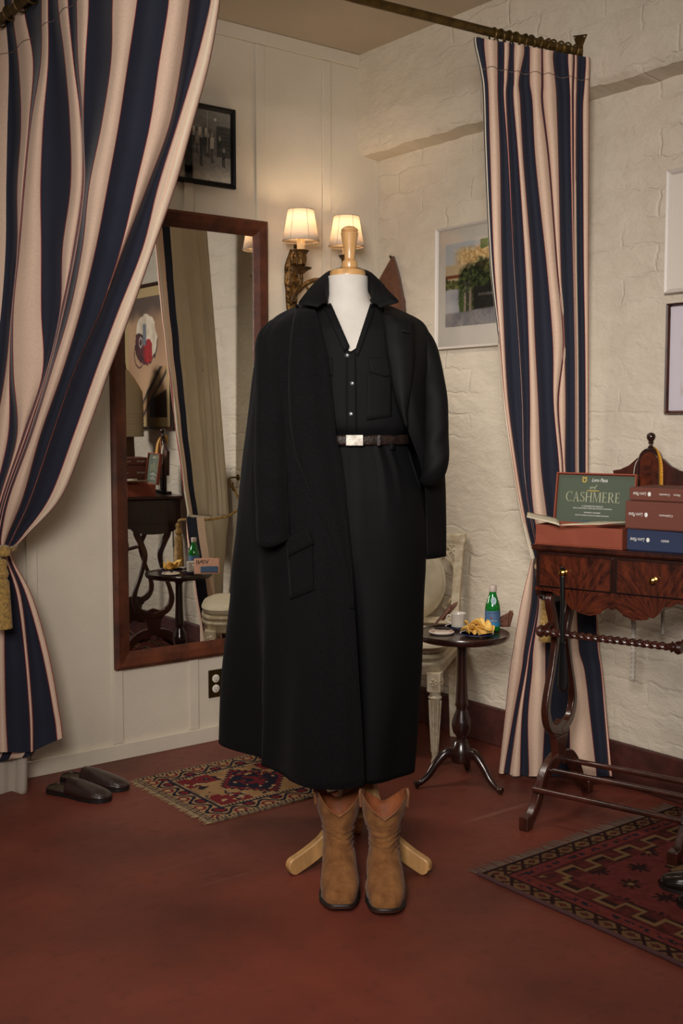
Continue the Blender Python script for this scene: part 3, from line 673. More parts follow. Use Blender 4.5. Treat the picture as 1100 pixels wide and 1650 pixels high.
obj('placket', patch([(559, 566), (573, 566), (575, 708), (559, 708)], sh_surf, .004, 4, 24), M_shirt, shirt, solid=.003)
obj('lapel_facing', patch([(520, 493), (533, 489), (563, 558), (554, 568)], sh_surf, .005, 3, 14), M_shirt, shirt, solid=.002)
obj('lapel_facing', patch([(596, 490), (606, 492), (577, 575), (570, 570)], sh_surf, .005, 3, 14), M_shirt, shirt, solid=.002)
for u, v in ((559, 573), (567, 618), (565, 667)):
    p = sh_surf(u, v); b_ = obj('button', G().lathe([(.0058, 0), (.0062, .0012), (.005, .0024), (.0035, .0016), (.001, .0016)], seg=20), M_button, shirt)
    b_.matrix_local = Matrix.Translation((p.x, p.y-.0055, p.z)) @ Matrix.Rotation(math.radians(80), 4, 'X')
for q, lab in (([(592, 600), (631, 600), (630, 672), (591, 677)], 0), ([(518, 600), (534, 600), (536, 672), (520, 672)], 1)):
    pk = obj('chest_pocket', patch(q, sh_surf, .0035, 10, 10), M_shirt, shirt, solid=.002)
    qf = [(593, 577), (632, 576), (633, 603), (597, 600)] if not lab else [(519, 577), (535, 577), (535, 603), (519, 600)]
    fl = patch(qf, sh_surf, .007, 8, 8); n_ = 9
    for i in range(9):
        for j in range(9): p = fl.v[i*9+j]; p.z -= .010*(i/8)*(1-abs(j-5)/5)
    obj('pocket_flap', fl, M_shirt, pk, solid=.0025)
# collar: stand + fall
fold = [(527, 490, -.094), (527, 489, -.092), (526.5, 487, -.090), (526, 485, -.088), (525, 480, -.082), (524, 470, -.068), (527, 452, -.035), (538, 437, .03), (560, 431, .062), (584, 436, .03), (598, 452, -.035), (602, 470, -.068), (601, 480, -.082), (600.5, 485, -.088), (600, 487, -.090), (600, 489, -.092), (600, 490, -.094)]
edge = [(512, 495, -.120), (498, 492.5, -.114), (484, 490.5, -.107), (481, 488.5, -.104), (485, 482, -.090), (497, 467, -.035), (508, 455, .01), (522, 445, .06), (560, 441, .098), (600, 445, .06), (614, 455, .01), (624, 467, -.035), (637, 480, -.090), (642, 486, -.104), (639, 488, -.107), (626, 491.5, -.114), (612, 496, -.120)]
base = [(q[0]+(2.5 if q[0] < 540 else -2.5 if q[0] > 585 else 0), q[1]+(5 if i in (0, 1, 2, 14, 15, 16) else 9 if i in (3, 4, 12, 13) else 22), q[2]+.004) for i, q in enumerate(fold)]
def L3(tab, n=3): return cr([mp(*q) for q in tab], n)
fo, ed, ba = L3(fold), L3(edge), L3(base)
# sharp collar points
r0 = fo; r1 = [f.lerp(e, .5)+Vector((0, -.006, .006)) for f, e in zip(fo, ed)]
mid = [f.lerp(e, .15)+Vector((0, 0, .004)) for f, e in zip(fo, ed)]
obj('collar', G().loft([ba, [b_.lerp(f, .5) for b_, f in zip(ba, fo)], fo, mid, r1, ed], False), M_shirt, shirt, solid=.003, auto=70)

# trousers + belt -------------------------------------------------------------
trs = thing('trousers', 'long black pleated trousers under a belt on the dress form', 'trousers', MB, MZ)
TR = [(712, 564, .160, .120), (725, 566, .166, .126), (760, 566, .196, .145), (800, 566, .212, .160), (860, 566, .215, .168), (930, 566, .214, .170), (1100, 565, .200, .168), (1258, 563, .187, .164)]
rings = []
for i in range(71):
    v = 712+(1258-712)*i/70; tab = lambda k: interp([(q[0], q[k]) for q in TR], v); z = zz(v, -.13); cx = mp(tab(1), v, 0).x; a, b = tab(2), tab(3); row = []
    low = max(0, min(1, (v-900)/250))
    for j in range(160):
        t = 2*math.pi*j/160; dx = 0
        for pc, dep, ln in ((.40, .012, 150), (.66, .010, 110), (-.40, .012, 150), (-.66, .010, 110)):
            d = (t-pc+math.pi) % (2*math.pi)-math.pi
            f = max(0, 1-abs(v-716)/ln); dx += dep*f*(1-d/.16 if 0 < d < .16 else 0)
        td = (t+math.pi) % (2*math.pi)-math.pi; tb = math.pi-abs(td)
        dx -= .006*math.exp(-(td/.05)**2)*min(1, (v-712)/30)
        dx -= (.085*math.exp(-(td/.14)**2)+.085*math.exp(-(tb/.14)**2))*low
        dx += .006*low*math.sin(t*7+v*.004)+.005*nz(math.sin(t)*3+math.cos(t), z*3, 1.5, 9)
        rr = 1+dx/a; row.append((cx+a*rr*math.sin(t), -b*rr*math.cos(t), z))
    rings.append(row)
obj('trouser_body', G().loft(rings, True, False, False), M_trous, trs, solid=.002, auto=180)
def tr_surf(u, v):
    ly = -.12
    for _ in range(6):
        p = mp(u, v, ly); t = lambda k: interp([(q[0], q[k]) for q in TR], v); cx = mp(t(1), v, 0).x; q = max(-.99, min(.99, (p.x-cx)/t(2))); ly = -t(3)*math.sqrt(1-q*q)
    p = mp(u, v, ly); p.y = ly; return p
obj('waistband', G().loft([ell(mp(564, 712, 0).x, 0, .163, .123, zz(v, -.12), 60) for v in (698, 716, 722)], True, False, False), M_trous, trs, solid=.002)
for u in (528, 632):
    obj('belt_loop', patch([(u-4, 697), (u+4, 697), (u+4, 724), (u-4, 724)], tr_surf, .013, 2, 6), M_trous, trs, solid=.002)
g = patch([(657, 728), (662, 728), (681, 790), (677, 790)], tr_surf, .004, 2, 8)
obj('side_pocket', g, M_trous, trs, solid=.002)
belt = thing('belt', 'dark brown crocodile belt with engraved silver buckle on the trousers', 'belt', MB, MZ)
M_croc = mat('croc_leather', (46, 31, 25), .5, var=.5, vscale=70, bump=.3, bscale=140, spec=.3)
zc, ze = zz(702, -.13), zz(717, -.13); bx_ = mp(564, 712, 0).x
rings = [ell(bx_, 0, .170, .130, ze-.001, 80), ell(bx_, 0, .172, .132, ze+.004, 80), ell(bx_, 0, .172, .132, zc-.004, 80), ell(bx_, 0, .170, .130, zc+.001, 80)]
obj('strap', G().loft(rings, True, False, False), M_croc, belt, solid=.002)
M_silv = mat('engraved_silver', (150, 144, 134), .38, metal=1, var=.3, vscale=60)
p = mp(571, 709.5, -.136); w = .050
g = G().box((p.x-w/2, p.y-.004, ze-.003), (p.x+w/2, p.y+.004, zc+.003)); bk_ = obj('buckle', g, M_silv, belt, smooth=False, bevel=.002)
for i in range(5): obj('engraved_bar', G().box((p.x-w/2+.002, p.y-.0055, ze+.001+i*.0052), (p.x+w/2-.002, p.y-.003, ze+.0035+i*.0052)), M_silv, bk_, smooth=False)
q = mp(610, 709.5, -.131)
obj('keeper', G().box((q.x-.005, q.y-.006, ze-.002), (q.x+.005, q.y+.006, zc+.002)), M_croc, belt, bevel=.001)

# overcoat over one shoulder -----------------------------------------------------
oc = thing('overcoat', 'long black wool overcoat draped over one shoulder of the dress form', 'coat', MB, MZ)
OC = [
 (490, [(506, .0), (501, -.01), (494, .0), (488, .01), (482, .03), (500, .06), (535, .07)]),
 (497, [(507, -.06), (496, -.05), (480, -.03), (470, 0), (461, .03), (484, .085), (535, .10)]),
 (510, [(510, -.10), (492, -.095), (468, -.07), (452, -.02), (440, .035), (470, .11), (540, .13)]),
 (535, [(517, -.135), (492, -.135), (455, -.11), (430, -.05), (420, .03), (450, .14), (560, .17)]),
 (580, [(528, -.152), (495, -.16), (450, -.14), (421, -.07), (411, .03), (445, .17), (570, .20)]),
 (650, [(535, -.160), (500, -.168), (452, -.15), (414, -.08), (404, .04), (440, .2), (580, .23)]),
 (720, [(543, -.160), (505, -.175), (455, -.155), (410, -.08), (395, .06), (430, .22), (590, .25)]),
 (800, [(556, -.175), (510, -.19), (450, -.155), (405, -.06), (388, .08), (430, .25), (590, .28)]),
 (900, [(565, -.190), (515, -.205), (445, -.14), (403, -.02), (378, .10), (430, .28), (590, .30)]),
 (1000, [(572, -.195), (515, -.215), (440, -.12), (409, .0), (368, .13), (430, .31), (590, .33)]),
 (1100, [(578, -.200), (515, -.225), (438, -.10), (416, .02), (359, .17), (420, .33), (590, .35)]),
 (1180, [(583, -.200), (515, -.23), (435, -.08), (424, .03), (353, .20), (420, .35), (590, .36)]),
 (1266, [(587, -.200), (515, -.24), (432, -.05), (428, .04), (350, .23), (420, .36), (590, .37)])]
zr = []; ctl = []
for v, pts in OC:
    z = mp(540, v, -.2).z if v > 540 else mp(500, v, -.05).z
    ctl.append([Vector((mp(u, v if ly < .1 or v < 700 else v-(v-680)*ly/DM*.9, ly).x, ly, z)) for u, ly in pts])
cols = [cr([r[k] for r in ctl], 6) for k in range(7)]
rows = []
for i in range(len(cols[0])):
    row = cr([c[i] for c in cols], 9); z = row[0].z; low = min(1, max(0, (1.0-z)/.6)); n = len(row); out = []
    for j, p in enumerate(row):
        s_ = j/(n-1); f = .010*low*math.sin(s_*34+z*1.4)*(0.3 if s_ < .08 else 1)+.006*nz(s_*9, z*2.2, 1.0, 21)+.004*nz(s_*22, z*6, 1.0, 22)
        if s_ < .05: f *= .4
        d = Vector((p.x-CX, p.y, 0)); d.normalize() if d.length else None
        out.append(p+d*f)
    rows.append(out)
def hemdip(p): return p
obj('coat_body', G().loft(rows, False), M_wool, oc, solid=.004, auto=180)
# lapel / facing: from the collar down to the front edge
def coat_y(x, z):
    "depth of the coat front at (x, z)"
    best = None
    for i in range(len(rows)-1):
        if rows[i][0].z >= z >= rows[i+1][0].z:
            t = (rows[i][0].z-z)/max(1e-6, rows[i][0].z-rows[i+1][0].z); r = [a.lerp(b, t) for a, b in zip(rows[i], rows[i+1])]
            for a, b in zip(r, r[1:]):
                if min(a.x, b.x) <= x <= max(a.x, b.x) and a.y < .1:
                    q = (x-a.x)/(b.x-a.x) if abs(b.x-a.x) > 1e-6 else 0; y = a.y+(b.y-a.y)*q; best = y if best is None else min(best, y)
            if best is None: best = r[0].y
            return best
    return -.1
def coat_surf(u, v):
    ly = -.16
    for _ in range(5): p = mp(u, v, ly); ly = coat_y(p.x, p.z)
    p = mp(u, v, ly); p.y = ly; return p
LAP = [(492, 478, 506), (510, 474, 511), (540, 469, 519), (580, 466, 529), (620, 465, 533), (660, 466, 538), (700, 470, 542), (740, 478, 549), (780, 494, 555), (820, 512, 558), (860, 530, 562), (900, 546, 566), (940, 556, 569), (980, 562.5, 571)]
rws = []
for v, ua, ub in [tuple(r) for r in cr(LAP, 4)]:
    row = []
    for j in range(9):
        t = j/8; u = ua+(ub-ua)*t; p = coat_surf(min(u, ub-.5), v); bul = .016*math.sin(math.pi*min(1, t*1.15+.12))*min(1, (985-v)/200)+.006
        row.append(Vector((p.x, p.y-bul, p.z)))
    rws.append(row)
obj('lapel', G().loft(rws, False), M_wool, oc, solid=.004, auto=180)
def tubepx(pts, seg=20, n=6, sq=1.0):
    c = cr([(u, v, ly, r) for u, v, ly, r in pts], n); P = [mp(a[0], a[1], a[2]) for a in c]; rad = [a[3]*PX for a in c]; g = G(); g.tube(P, rad, seg, sq=sq)
    return g
g = tubepx([(446, 522, .0, 12), (434, 550, -.02, 20), (437, 600, -.075, 25), (438, 660, -.12, 25.5), (437, 730, -.15, 25), (438, 800, -.17, 26), (439, 838, -.172, 27), (440, 858, -.172, 26.5), (441, 870, -.170, 25.5), (442, 875, -.168, 15)], 26, 7)
for p in g.v:
    p.x += .005*nz(p.x*8, p.z*7, 1.2, 31); p.y += .010*nz(p.x*10, p.z*9, 1.4, 32)+.004*math.sin(p.z*60+p.x*40)*(1 if p.z < 1.16 else .3)
obj('sleeve', g, M_wool, oc, auto=180)
obj('pocket', patch([(462, 882), (503, 868), (505, 950), (468, 965)], coat_surf, .008, 8, 8), M_wool, oc, solid=.003)
obj('pocket_flap', patch([(460, 868), (497, 852), (505, 875), (465, 895)], coat_surf, .016, 8, 4), M_wool, oc, solid=.004)
obj('coat_collar', G().tube([mp(*q) for q in ((500, 492, -.06), (494, 484, -.02), (505, 470, .05), (530, 458, .10), (560, 455, .11))], [.010, .014, .014, .013, .012], 12, sq=.8), M_wool, oc)

# jacket -----------------------------------------------------------------------------
jk = thing('jacket', 'black smooth jacket on the shoulder without the coat, sleeve tucked into a trouser pocket', 'jacket', MB, MZ)
JK = [
 (488, [(613, .0), (620, -.01), (628, .01), (620, .05), (585, .08)]),
 (500, [(618, -.07), (634, -.06), (655, .015), (636, .075), (585, .10)]),
 (515, [(617, -.115), (648, -.10), (681, .025), (655, .11), (580, .14)]),
 (540, [(619, -.14), (658, -.125), (694, .03), (665, .14), (570, .17)]),
 (570, [(623, -.152), (662, -.14), (702, .03), (670, .16), (565, .185)]),
 (630, [(636, -.158), (670, -.145), (704, .035), (670, .175), (560, .19)]),
 (690, [(656, -.15), (682, -.12), (706, .04), (670, .18), (560, .2)]),
 (760, [(681, -.085), (700, -.05), (715, .05), (680, .19), (560, .21)]),
 (830, [(686, -.03), (704, .005), (717, .07), (680, .2), (560, .22)]),
 (900, [(687, -.02), (705, .015), (717, .08), (680, .21), (560, .23)])]
jc = []
for v, pts in JK:
    z = mp(690, v, 0).z if v > 600 else mp(650, v, -.08).z; jc.append([Vector((mp(u, v, ly).x, ly, z)) for u, ly in pts])
jcol = [cr([r[k] for r in jc], 5) for k in range(5)]
jrows = []
for i in range(len(jcol[0])):
    r = cr([c[i] for c in jcol], 9); jrows.append([p+Vector((.0, .004*nz(p.x*12, p.z*8, 1, 41), 0)) for p in r])
obj('jacket_body', G().loft(jrows, False), M_satin, jk, solid=.003, auto=180)
g = tubepx([(668, 526, .0, 7), (682, 546, -.01, 14), (690, 575, -.03, 18), (697, 620, -.06, 19), (701, 670, -.085, 20), (703, 712, -.10, 20), (702, 740, -.11, 20), (699, 758, -.11, 18), (691, 770, -.10, 14), (682, 776, -.085, 8)], 24, 7)
for p in g.v:
    p.x += .004*nz(p.x*8, p.z*8, 1.2, 51); p.y += .008*nz(p.x*10, p.z*10, 1.4, 52)+.003*math.sin(p.z*75-p.x*60)*(1 if p.z < 1.3 else .3)
obj('sleeve', g, M_satin, jk, auto=180)
LJ = [(508, 617, 640), (513, 617.5, 654), (520, 618, 665), (545, 620, 666.5), (570, 623, 667), (590, 627, 666), (615, 631, 663), (640, 637, 659), (665, 645, 655.5), (688, 654, 656)]
rws = []
for v, ua, ub in [tuple(r) for r in cr(LJ, 4)]:
    row = []
    for j in range(9):
        t = j/8; u = ua+(ub-ua)*t; pp = mp(u, v, -.145); th = .030*math.cos(t*math.pi*.5)**.6*min(1, (700-v)/80)
        ly = interp([(500, -.10), (520, -.13), (560, -.155), (640, -.165), (700, -.158)], v)+.035*max(0, t-.4)*max(0, (640-v)/140) - .012*math.sin(math.pi*t)
        p = mp(u, v, ly-.006); row.append(p)
    rws.append(row)
obj('lapel', G().loft(rws, False), M_satin, jk, solid=.004, auto=180)
p0 = mp(647, 533, -.166); p1 = mp(659, 535, -.160)
obj('buttonhole', G().tube([p0, p0.lerp(p1, .5)+Vector((0, -.004, 0)), p1], .0016, 8), mat('buttonhole_silk', (10, 10, 11), .5), jk)

# ------------------------------------------------------------------ boots
M_suede = mat('tan_suede', (142, 98, 58), .95, var=.30, vscale=22, vcol=(108, 70, 40), bump=.45, bscale=70, sheen=.10, spec=.12, bdist=.004)
M_blin = mat('boot_lining', (150, 82, 42), .7, var=.25, vscale=20)
M_sole = mat('dark_sole', (92, 58, 44), .5, var=.3, vscale=40); M_welt = mat('black_welt', (28, 22, 20), .5)
def boot(label, u, D, rz, seed, mirror=1):
    b0 = at(u, 1420, D); t = thing('cowboy_boot', label, 'boot', (b0.x, b0.y, 0), MZ+rz, 'pair of suede boots')
    N = 44
    def ring(z, yf, yb, w, e=.8, scal=0, inset=0, dx=0):
        out = []; yc = (yf+yb)/2; ry = (yb-yf)/2-inset; w = w-inset
        for j in range(N):
            a = 2*math.pi*j/N; c, s = math.cos(a), math.sin(a)
            x = w*math.copysign(abs(c)**e, c); y = yc+ry*math.copysign(abs(s)**e, s)
            if z < .12:   # foot plan: broad at the ball, slim at the waist
                q = (y-yf)/max(.01, (yb-yf)); x *= 1-.20*math.exp(-((q-.62)/.16)**2)*max(0, 1-z/.1)
            af = abs((a-1.5*math.pi)/(math.pi/2)); ab = abs((a-.5*math.pi)/(math.pi/2))
            dz = -.060*max(0, 1-min(af, ab)/.78)**1.0*scal
            w_ = 0
            if not inset:
                w_ = .0040*nz(c*1.6+seed, z*26+s, 1.6, seed)
                fz = math.exp(-((z-.140)/.036)**2); ph = z*210+1.6*math.sin(a*1.0+seed)+.9*math.sin(a*2.3+seed*2)
                sw = math.sin(ph); w_ += fz*(.0060*(1-abs(sw))**1.4-.0038)*(.5+.5*abs(math.sin(a*.5+seed)))*1.5    # slouch folds at the ankle
                if z < .075: w_ += .0022*math.sin(y*210+c*2.0+seed)*math.exp(-((y+.115)/.035)**2)           # creases behind the toes
            out.append((x*(1+w_/max(w, .01))+dx, y+w_*math.copysign(1, s)*abs(s), z+dz))
        return out
    KEY = [(.014, -.205, .085, .0515, .66), (.022, -.207, .087, .0535, .66), (.036, -.206, .087, .0540, .68), (.050, -.194, .087, .0530, .72), (.060, -.174, .086, .0515, .80), (.072, -.140, .086, .0495, .9), (.088, -.104, .085, .0465, .95), (.104, -.080, .083, .0440, 1),
            (.120, -.064, .080, .0425, 1), (.145, -.056, .078, .0440, 1), (.172, -.057, .077, .0500, 1), (.2, -.060, .079, .0580, 1), (.218, -.061, .081, .0615, 1)]
    zs_ = [.014, .022, .030, .036, .043, .050, .055, .060, .066]+[.072+.0055*i for i in range(27)]
    prof = [(z,)+tuple(interp([(q[0], q[c]) for q in KEY], z) for c in (1, 2, 3, 4)) for z in zs_]
    top = [(.222, -.0615, .081, .0622, 1, .1), (.238, -.063, .083, .0635, 1, .45), (.254, -.064, .084, .0645, 1, .75), (.268, -.065, .085, .0650, 1, 1)]
    rings = [ring(*p) for p in prof]+[ring(*p) for p in top]
    obj('upper', G().loft(rings, True, True, False), M_suede, t, auto=180)
    rin = [ring(*q, inset=.003) for q in top][::-1]+[ring(q[0], q[1], q[2], q[3], 1, 0, inset=.006+.008*k) for k, q in enumerate([KEY[11], KEY[10], KEY[9], KEY[8]])]
    obj('lining', G().loft(rin, True, False, True), M_blin, t, auto=180)
    edge_ = [Vector(p) for p in rings[-1]]; edge_.append(edge_[0])
    obj('top_binding', G().tube(edge_, .0016, 6), mat('brown_binding', (120, 72, 40), .6), t)
    so = []
    for z, gr in ((.001, .003), (.009, .0055)): so.append([(p[0]*(1+gr/.05), p[1]+(-gr if p[1] < -.06 else gr), z+.010*max(0, (-p[1]-.12)/.09)**2) for p in ring(.014, -.205, .085, .0515, .66)])
    obj('sole', G().loft(so), M_sole, t, auto=50)
    so = []
    for z, gr in ((.009, .0062), (.0125, .0055), (.014, .003)): so.append([(p[0]*(1+gr/.05), p[1]+(-gr if p[1] < -.06 else gr), z+.010*max(0, (-p[1]-.12)/.09)**2) for p in ring(.014, -.205, .085, .0515, .66)])
    obj('welt', G().loft(so), M_welt, t, auto=50)
    obj('heel', G().loft([[(.036*math.cos(a), .052+.036*math.sin(a), z) for a in [2*math.pi*j/20 for j in range(20)]] for z in (.0005, .012)]), M_welt, t)
    for s_ in (-1, 1):
        p = [(s_*.0645, -.010, .228), (s_*.0675, -.008, .264), (s_*.0645, .0, .277), (s_*.0675, .008, .264), (s_*.0645, .010, .228)]
        obj('pull_strap', G().tube(cr(p, 5), .0042, 8, sq=.5), mat('strap_leather', (112, 70, 40), .6), t)
boot('tan suede cowboy boot, the one on the left under the trouser hem', 545.5, 3.095, .03, 1.3)
boot('tan suede cowboy boot, the one on the right under the trouser hem', 618, 3.07, .0, 4.7)

# ------------------------------------------------------------------ slippers
M_slip = mat('dark_brown_leather', (52, 34, 31), .32, var=.2, vscale=20, bump=.15, bscale=120, coat=.25)
M_sfoot = mat('worn_insole', (70, 56, 34), .6, var=.3, vscale=20)
def slipper(label, heel, toe):
    h = Vector((*heel, 0)); d = Vector((*toe, 0))-h; ln = d.length; rz = math.atan2(d.y, d.x)
    t = thing('slipper', label, 'slipper', h, rz, 'pair of leather mules')
    def hw(s): return interp([(0, .0), (.02, .02), (.06, .033), (.2, .037), (.42, .035), (.65, .045), (.82, .043), (.93, .032), (.985, .012), (1, 0)], s)
    S = [i/40 for i in range(41)]
    def outline(gr=0): return [(s*ln, hw(s)+gr*(hw(s) > 0)) for s in S]+[(s*ln, -hw(s)-gr*(hw(s) > 0)) for s in S[-2:0:-1]]
    obj('sole', G().prism(outline(.002), 2, .001, .014), mat('black_rubber', (22, 18, 17), .5), t, auto=40)
    obj('insole', G().prism(outline(-.002), 2, .0142, .017), M_sfoot, t)
    rows = []
    for i in range(25):
        s = .36+.64*i/24; w = hw(s)+.001; hgt = interp([(.36, .060), (.5, .058), (.7, .046), (.85, .036), (.95, .026), (1, .018)], s); row = []
        for j in range(17):
            a = math.pi*j/16; back = -.05*(1-abs(math.cos(a)))*max(0, 1-i/6)   # the throat dips back over the instep
            row.append((s*ln+back*ln*.35, w*math.cos(a), .013+(hgt-.013)*math.sin(a)**.75))
        rows.append(row)
    obj('upper', G().loft(rows, False), M_slip, t, solid=.0025, auto=180)
    # low heel rim
    rows = [[(s*ln, sg*hw(s), .014) for s, sg in [(.34*(1-k/10), 1) for k in range(11)]+[(.34*k/10, -1) for k in range(1, 11)]]]
    rows.append([(x*.98+.002, y*.97, .022) for x, y, z in rows[0]])
    obj('heel_rim', G().loft(rows, False), M_slip, t, solid=.002)
slipper('dark brown leather slipper in front of the other, on the floor by the curtain', (1.562, 3.700), (1.679, 3.457))
slipper('dark brown leather slipper behind its mate, nearer the white baseboard', (1.652, 3.790), (1.781, 3.525))

# ------------------------------------------------------------------ rugs
M_rug = mat_paint('wool_pile', .95, bump=.8, bscale=700, spec=.1)
def hook(x, p): return abs((x/p) % 1-.5)*2
def rug_small(x, y, w, h):
    d = min(x, w-x, y, h-y); along = y if d in (x, w-x) else x
    cream = (170, 140, 100); navy = (34, 34, 48); red = (112, 38, 42); n = nz(x, y, 60, 3)
    if d < .010: return mix(cream, navy, .25+.3*(n > .1))
    if d < .022: return navy if hook(along, .016) > .45 else cream
    if d < .090:
        q = (d-.022)/.068; t = (along/.11) % 1
        vine = .5+.32*math.sin(along/.11*2*math.pi)
        if abs(q-vine) < .11: return navy
        fx, fy = (t-.25)*.11/.024, (q-.24)*.068/.022
        if fx*fx+fy*fy < 1: return red if fx*fx+fy*fy > .3 else cream
        fx, fy = (t-.75)*.11/.024, (q-.76)*.068/.022
        if fx*fx+fy*fy < 1: return navy if (abs(fx*fy) > .12) else red
        return mix(cream, (146, 112, 80), .5+.5*n)
    if d < .100: return navy
    if d < .112: return cream if hook(along, .014) > .4 else navy
    X = abs(x-w/2); Y = abs(y-h/2); st = math.floor(X/.02)*.02
    hx = w/2-.112; hy = h/2-.112
    med = X/(hx*.62)+math.floor(Y/.02)*.02/(hy*1.02)
    if st > hx-.135 and Y > hy-.085-(.02 if st > hx-.06 else 0): 
        return red if nz(x, y, 38, 5) < .22 else (navy if nz(x, y, 60, 6) > 0 else cream)
    if med < .34: return red if nz(x, y, 46, 8) < .15 else navy
    if med < .42: return navy
    if med < .74: return navy if nz(x, y, 30, 9) < .16 else (cream if nz(x, y, 50, 2) > -.1 else red)
    if med < .86: return red
    if med < .92: return navy
    if nz(x, y, 34, 12) > .42: return navy
    return mix((168, 136, 96), (140, 104, 70), .5+.6*nz(x, y, 20, 4))
def rug_big(x, y, w, h):
    d = min(x, w-x, y, h-y); along = y if d in (x, w-x) else x; n = nz(x, y, 50, 1); ab = .75+.25*nz(x, y, 6, 2)
    red = (96, 40, 36); dk = (44, 25, 23); tan = (116, 88, 58); navy = (40, 32, 38); rose = (116, 54, 48)
    if d < .012: return dk
    if d < .052:
        q = (d-.012)/.04; t = (along/.075) % 1
        if abs(q-.5)+abs(t-.5)*1.2 < .26: return red if abs(q-.5)+abs(t-.5) < .14 else dk
        if abs(abs(t-.5)-.5+abs(q-.5)*.5) < .10: return dk
        return mix(tan, (98, 66, 44), .5+.5*n)
    if d < .062: return dk
    if d < .105:
        q = (d-.062)/.043; t = (along/.09) % 1
        if abs(q-.5) < .26 and nz(along, d, 70, 5) > .05: return navy
        return mix(red, rose, .4+.6*n)
    if d < .112: return dk
    step = .045 if (along/.13) % 1 < .5 else 0
    if abs(d-(.125+step)) < .0065 or (.12 < d < .178 and min((along/.065) % 1, 1-(along/.065) % 1) < .085): return tan
    if d < .186 and abs(d-(.14+step)) < .010: return dk
    if d < .19: return mix(red, dk, .3+.5*n)
    X = abs(x-w*.53); Y = (y-(h-.62)); m = X*1.0+abs(math.floor(Y/.03)*.03)*.75
    if m < .18: return navy if nz(x, y, 40, 7) < .25 else tan
    if m < .235: return tan if nz(x, y, 60, 8) < .25 else dk
    if m < .25: return dk
    cx, cy = (x/.115) % 1-.5, ((y+.057*(int(x/.115) % 2))/.115) % 1-.5; rr = math.hypot(cx, cy)
    if rr < .30 and (abs(cx) < .06 or abs(cy) < .06 or abs(abs(cx)-abs(cy)) < .05 or rr < .10): return tan if rr < .09 and int(x*31+y*17) % 3 == 0 else dk
    return mix(mix(red, rose, .5+.7*n), dk, .12)
def fringe(parent, pts, d, ln, col, n, seed):
    g = G(); rr = random.Random(seed)
    a, b = Vector(pts[0]), Vector(pts[1]); d = Vector(d)
    for i in range(n):
        p = a.lerp(b, (i+rr.random()*.6)/n); q = p+d*ln*rr.uniform(.6, 1.1)+(b-a).normalized()*rr.uniform(-.012, .012); m = p.lerp(q, .5)+Vector((0, 0, .003))
        p.z = .004; q.z = .0015; g.tube([p, m, q], [.0016, .0013, .0006], 5)
    o = obj('fringe', g, col, parent); o['kind'] = 'stuff'; return o
w, h = .68, .545
rs = thing('rug', 'small cream and navy patterned rug on the floor under the coat hem', 'rug', (1.842, 3.062, 0))
painted('pile', w, h, .0036, lambda x, y: rug_small(x, y, w, h), M_rug, rs, (0, 0, .0075), (1, 0, 0), (0, 1, 0), solid=.0065)
fringe(rs, ((0, 0, 0), (0, h, 0)), (-1, 0, 0), .022, mat('cream_fringe', (150, 128, 96), .9), 90, 1)
fringe(rs, ((w, 0, 0), (w, h, 0)), (1, 0, 0), .022, MATS['cream_fringe'], 90, 2)
w2, h2 = .93, 1.75
rb = thing('rug', 'large worn red patterned rug with fringed end at lower right', 'rug', (2.232, .485, 0))
painted('pile', w2, h2, .0045, lambda x, y: rug_big(x, y, w2, h2), M_rug, rb, (0, 0, .0048), (1, 0, 0), (0, 1, 0), solid=.0038)
fringe(rb, ((0, h2, 0), (w2, h2, 0)), (0, 1, 0), .05, mat('dark_fringe', (92, 72, 60), .9), 190, 3)
g = G(); p = [Vector((-.002+.004*nz(i, 0, .9), h2*i/60, .006)) for i in range(61)]; g.tube(p, .006, 8)
obj('selvedge', g, mat('selvedge_wool', (66, 36, 36), .9), rb)

# ------------------------------------------------------------------ chair
chx = Vector((.57, -.82, 0)).normalized()
CHRZ = math.atan2(chx.y, chx.x)
ch = thing('side_chair', 'cream painted carved chair with upholstered oval back in the corner', 'chair', (2.735, 3.255, 0), CHRZ)
M_cp = mat('cream_distressed_paint', (224, 213, 188), .5, var=.16, vscale=30, vcol=(188, 170, 138), bump=.3, bscale=60)
M_up = mat('cream_damask', (228, 216, 190), .7, var=.06, vscale=26, bump=.25, bscale=240, sheen=.1)
def seat_out(gr=0, back=.37):
    pts = []
    for i in range(33):
        a = math.pi*(1+i/32); pts.append((.225*math.copysign(abs(math.cos(a))**.6, math.cos(a))*(1+gr/.225), .05+(.105+gr)*math.copysign(abs(math.sin(a))**.7, math.sin(a))))
    return [(-.21-gr, back+gr)]+pts+[(.21+gr, back+gr)]
g = G(); rings = []
for z, gr in ((.345, -.012), (.350, -.004), (.375, -.002), (.382, .004), (.392, .006), (.398, .002), (.402, -.004), (.414, .006), (.424, .004), (.428, -.004)): rings.append([(x, y, z) for x, y in seat_out(gr)])
obj('seat_rail', g.loft(rings), M_cp, ch, auto=50)
rings = []
for z, gr in ((.428, -.010), (.440, .002), (.455, .000), (.466, -.020), (.472, -.06), (.474, -.11)): rings.append([(x, y, z) for x, y in seat_out(gr, .36)])
obj('seat_cushion', G().loft(rings), M_up, ch, auto=180)
pp = [Vector((x, y, .452)) for x, y in seat_out(.002, .36)]; pp.append(pp[0]); cu_ = bpy.data.objects['seat_cushion']
obj('piping', G().tube(pp, .004, 6), M_up, cu_)
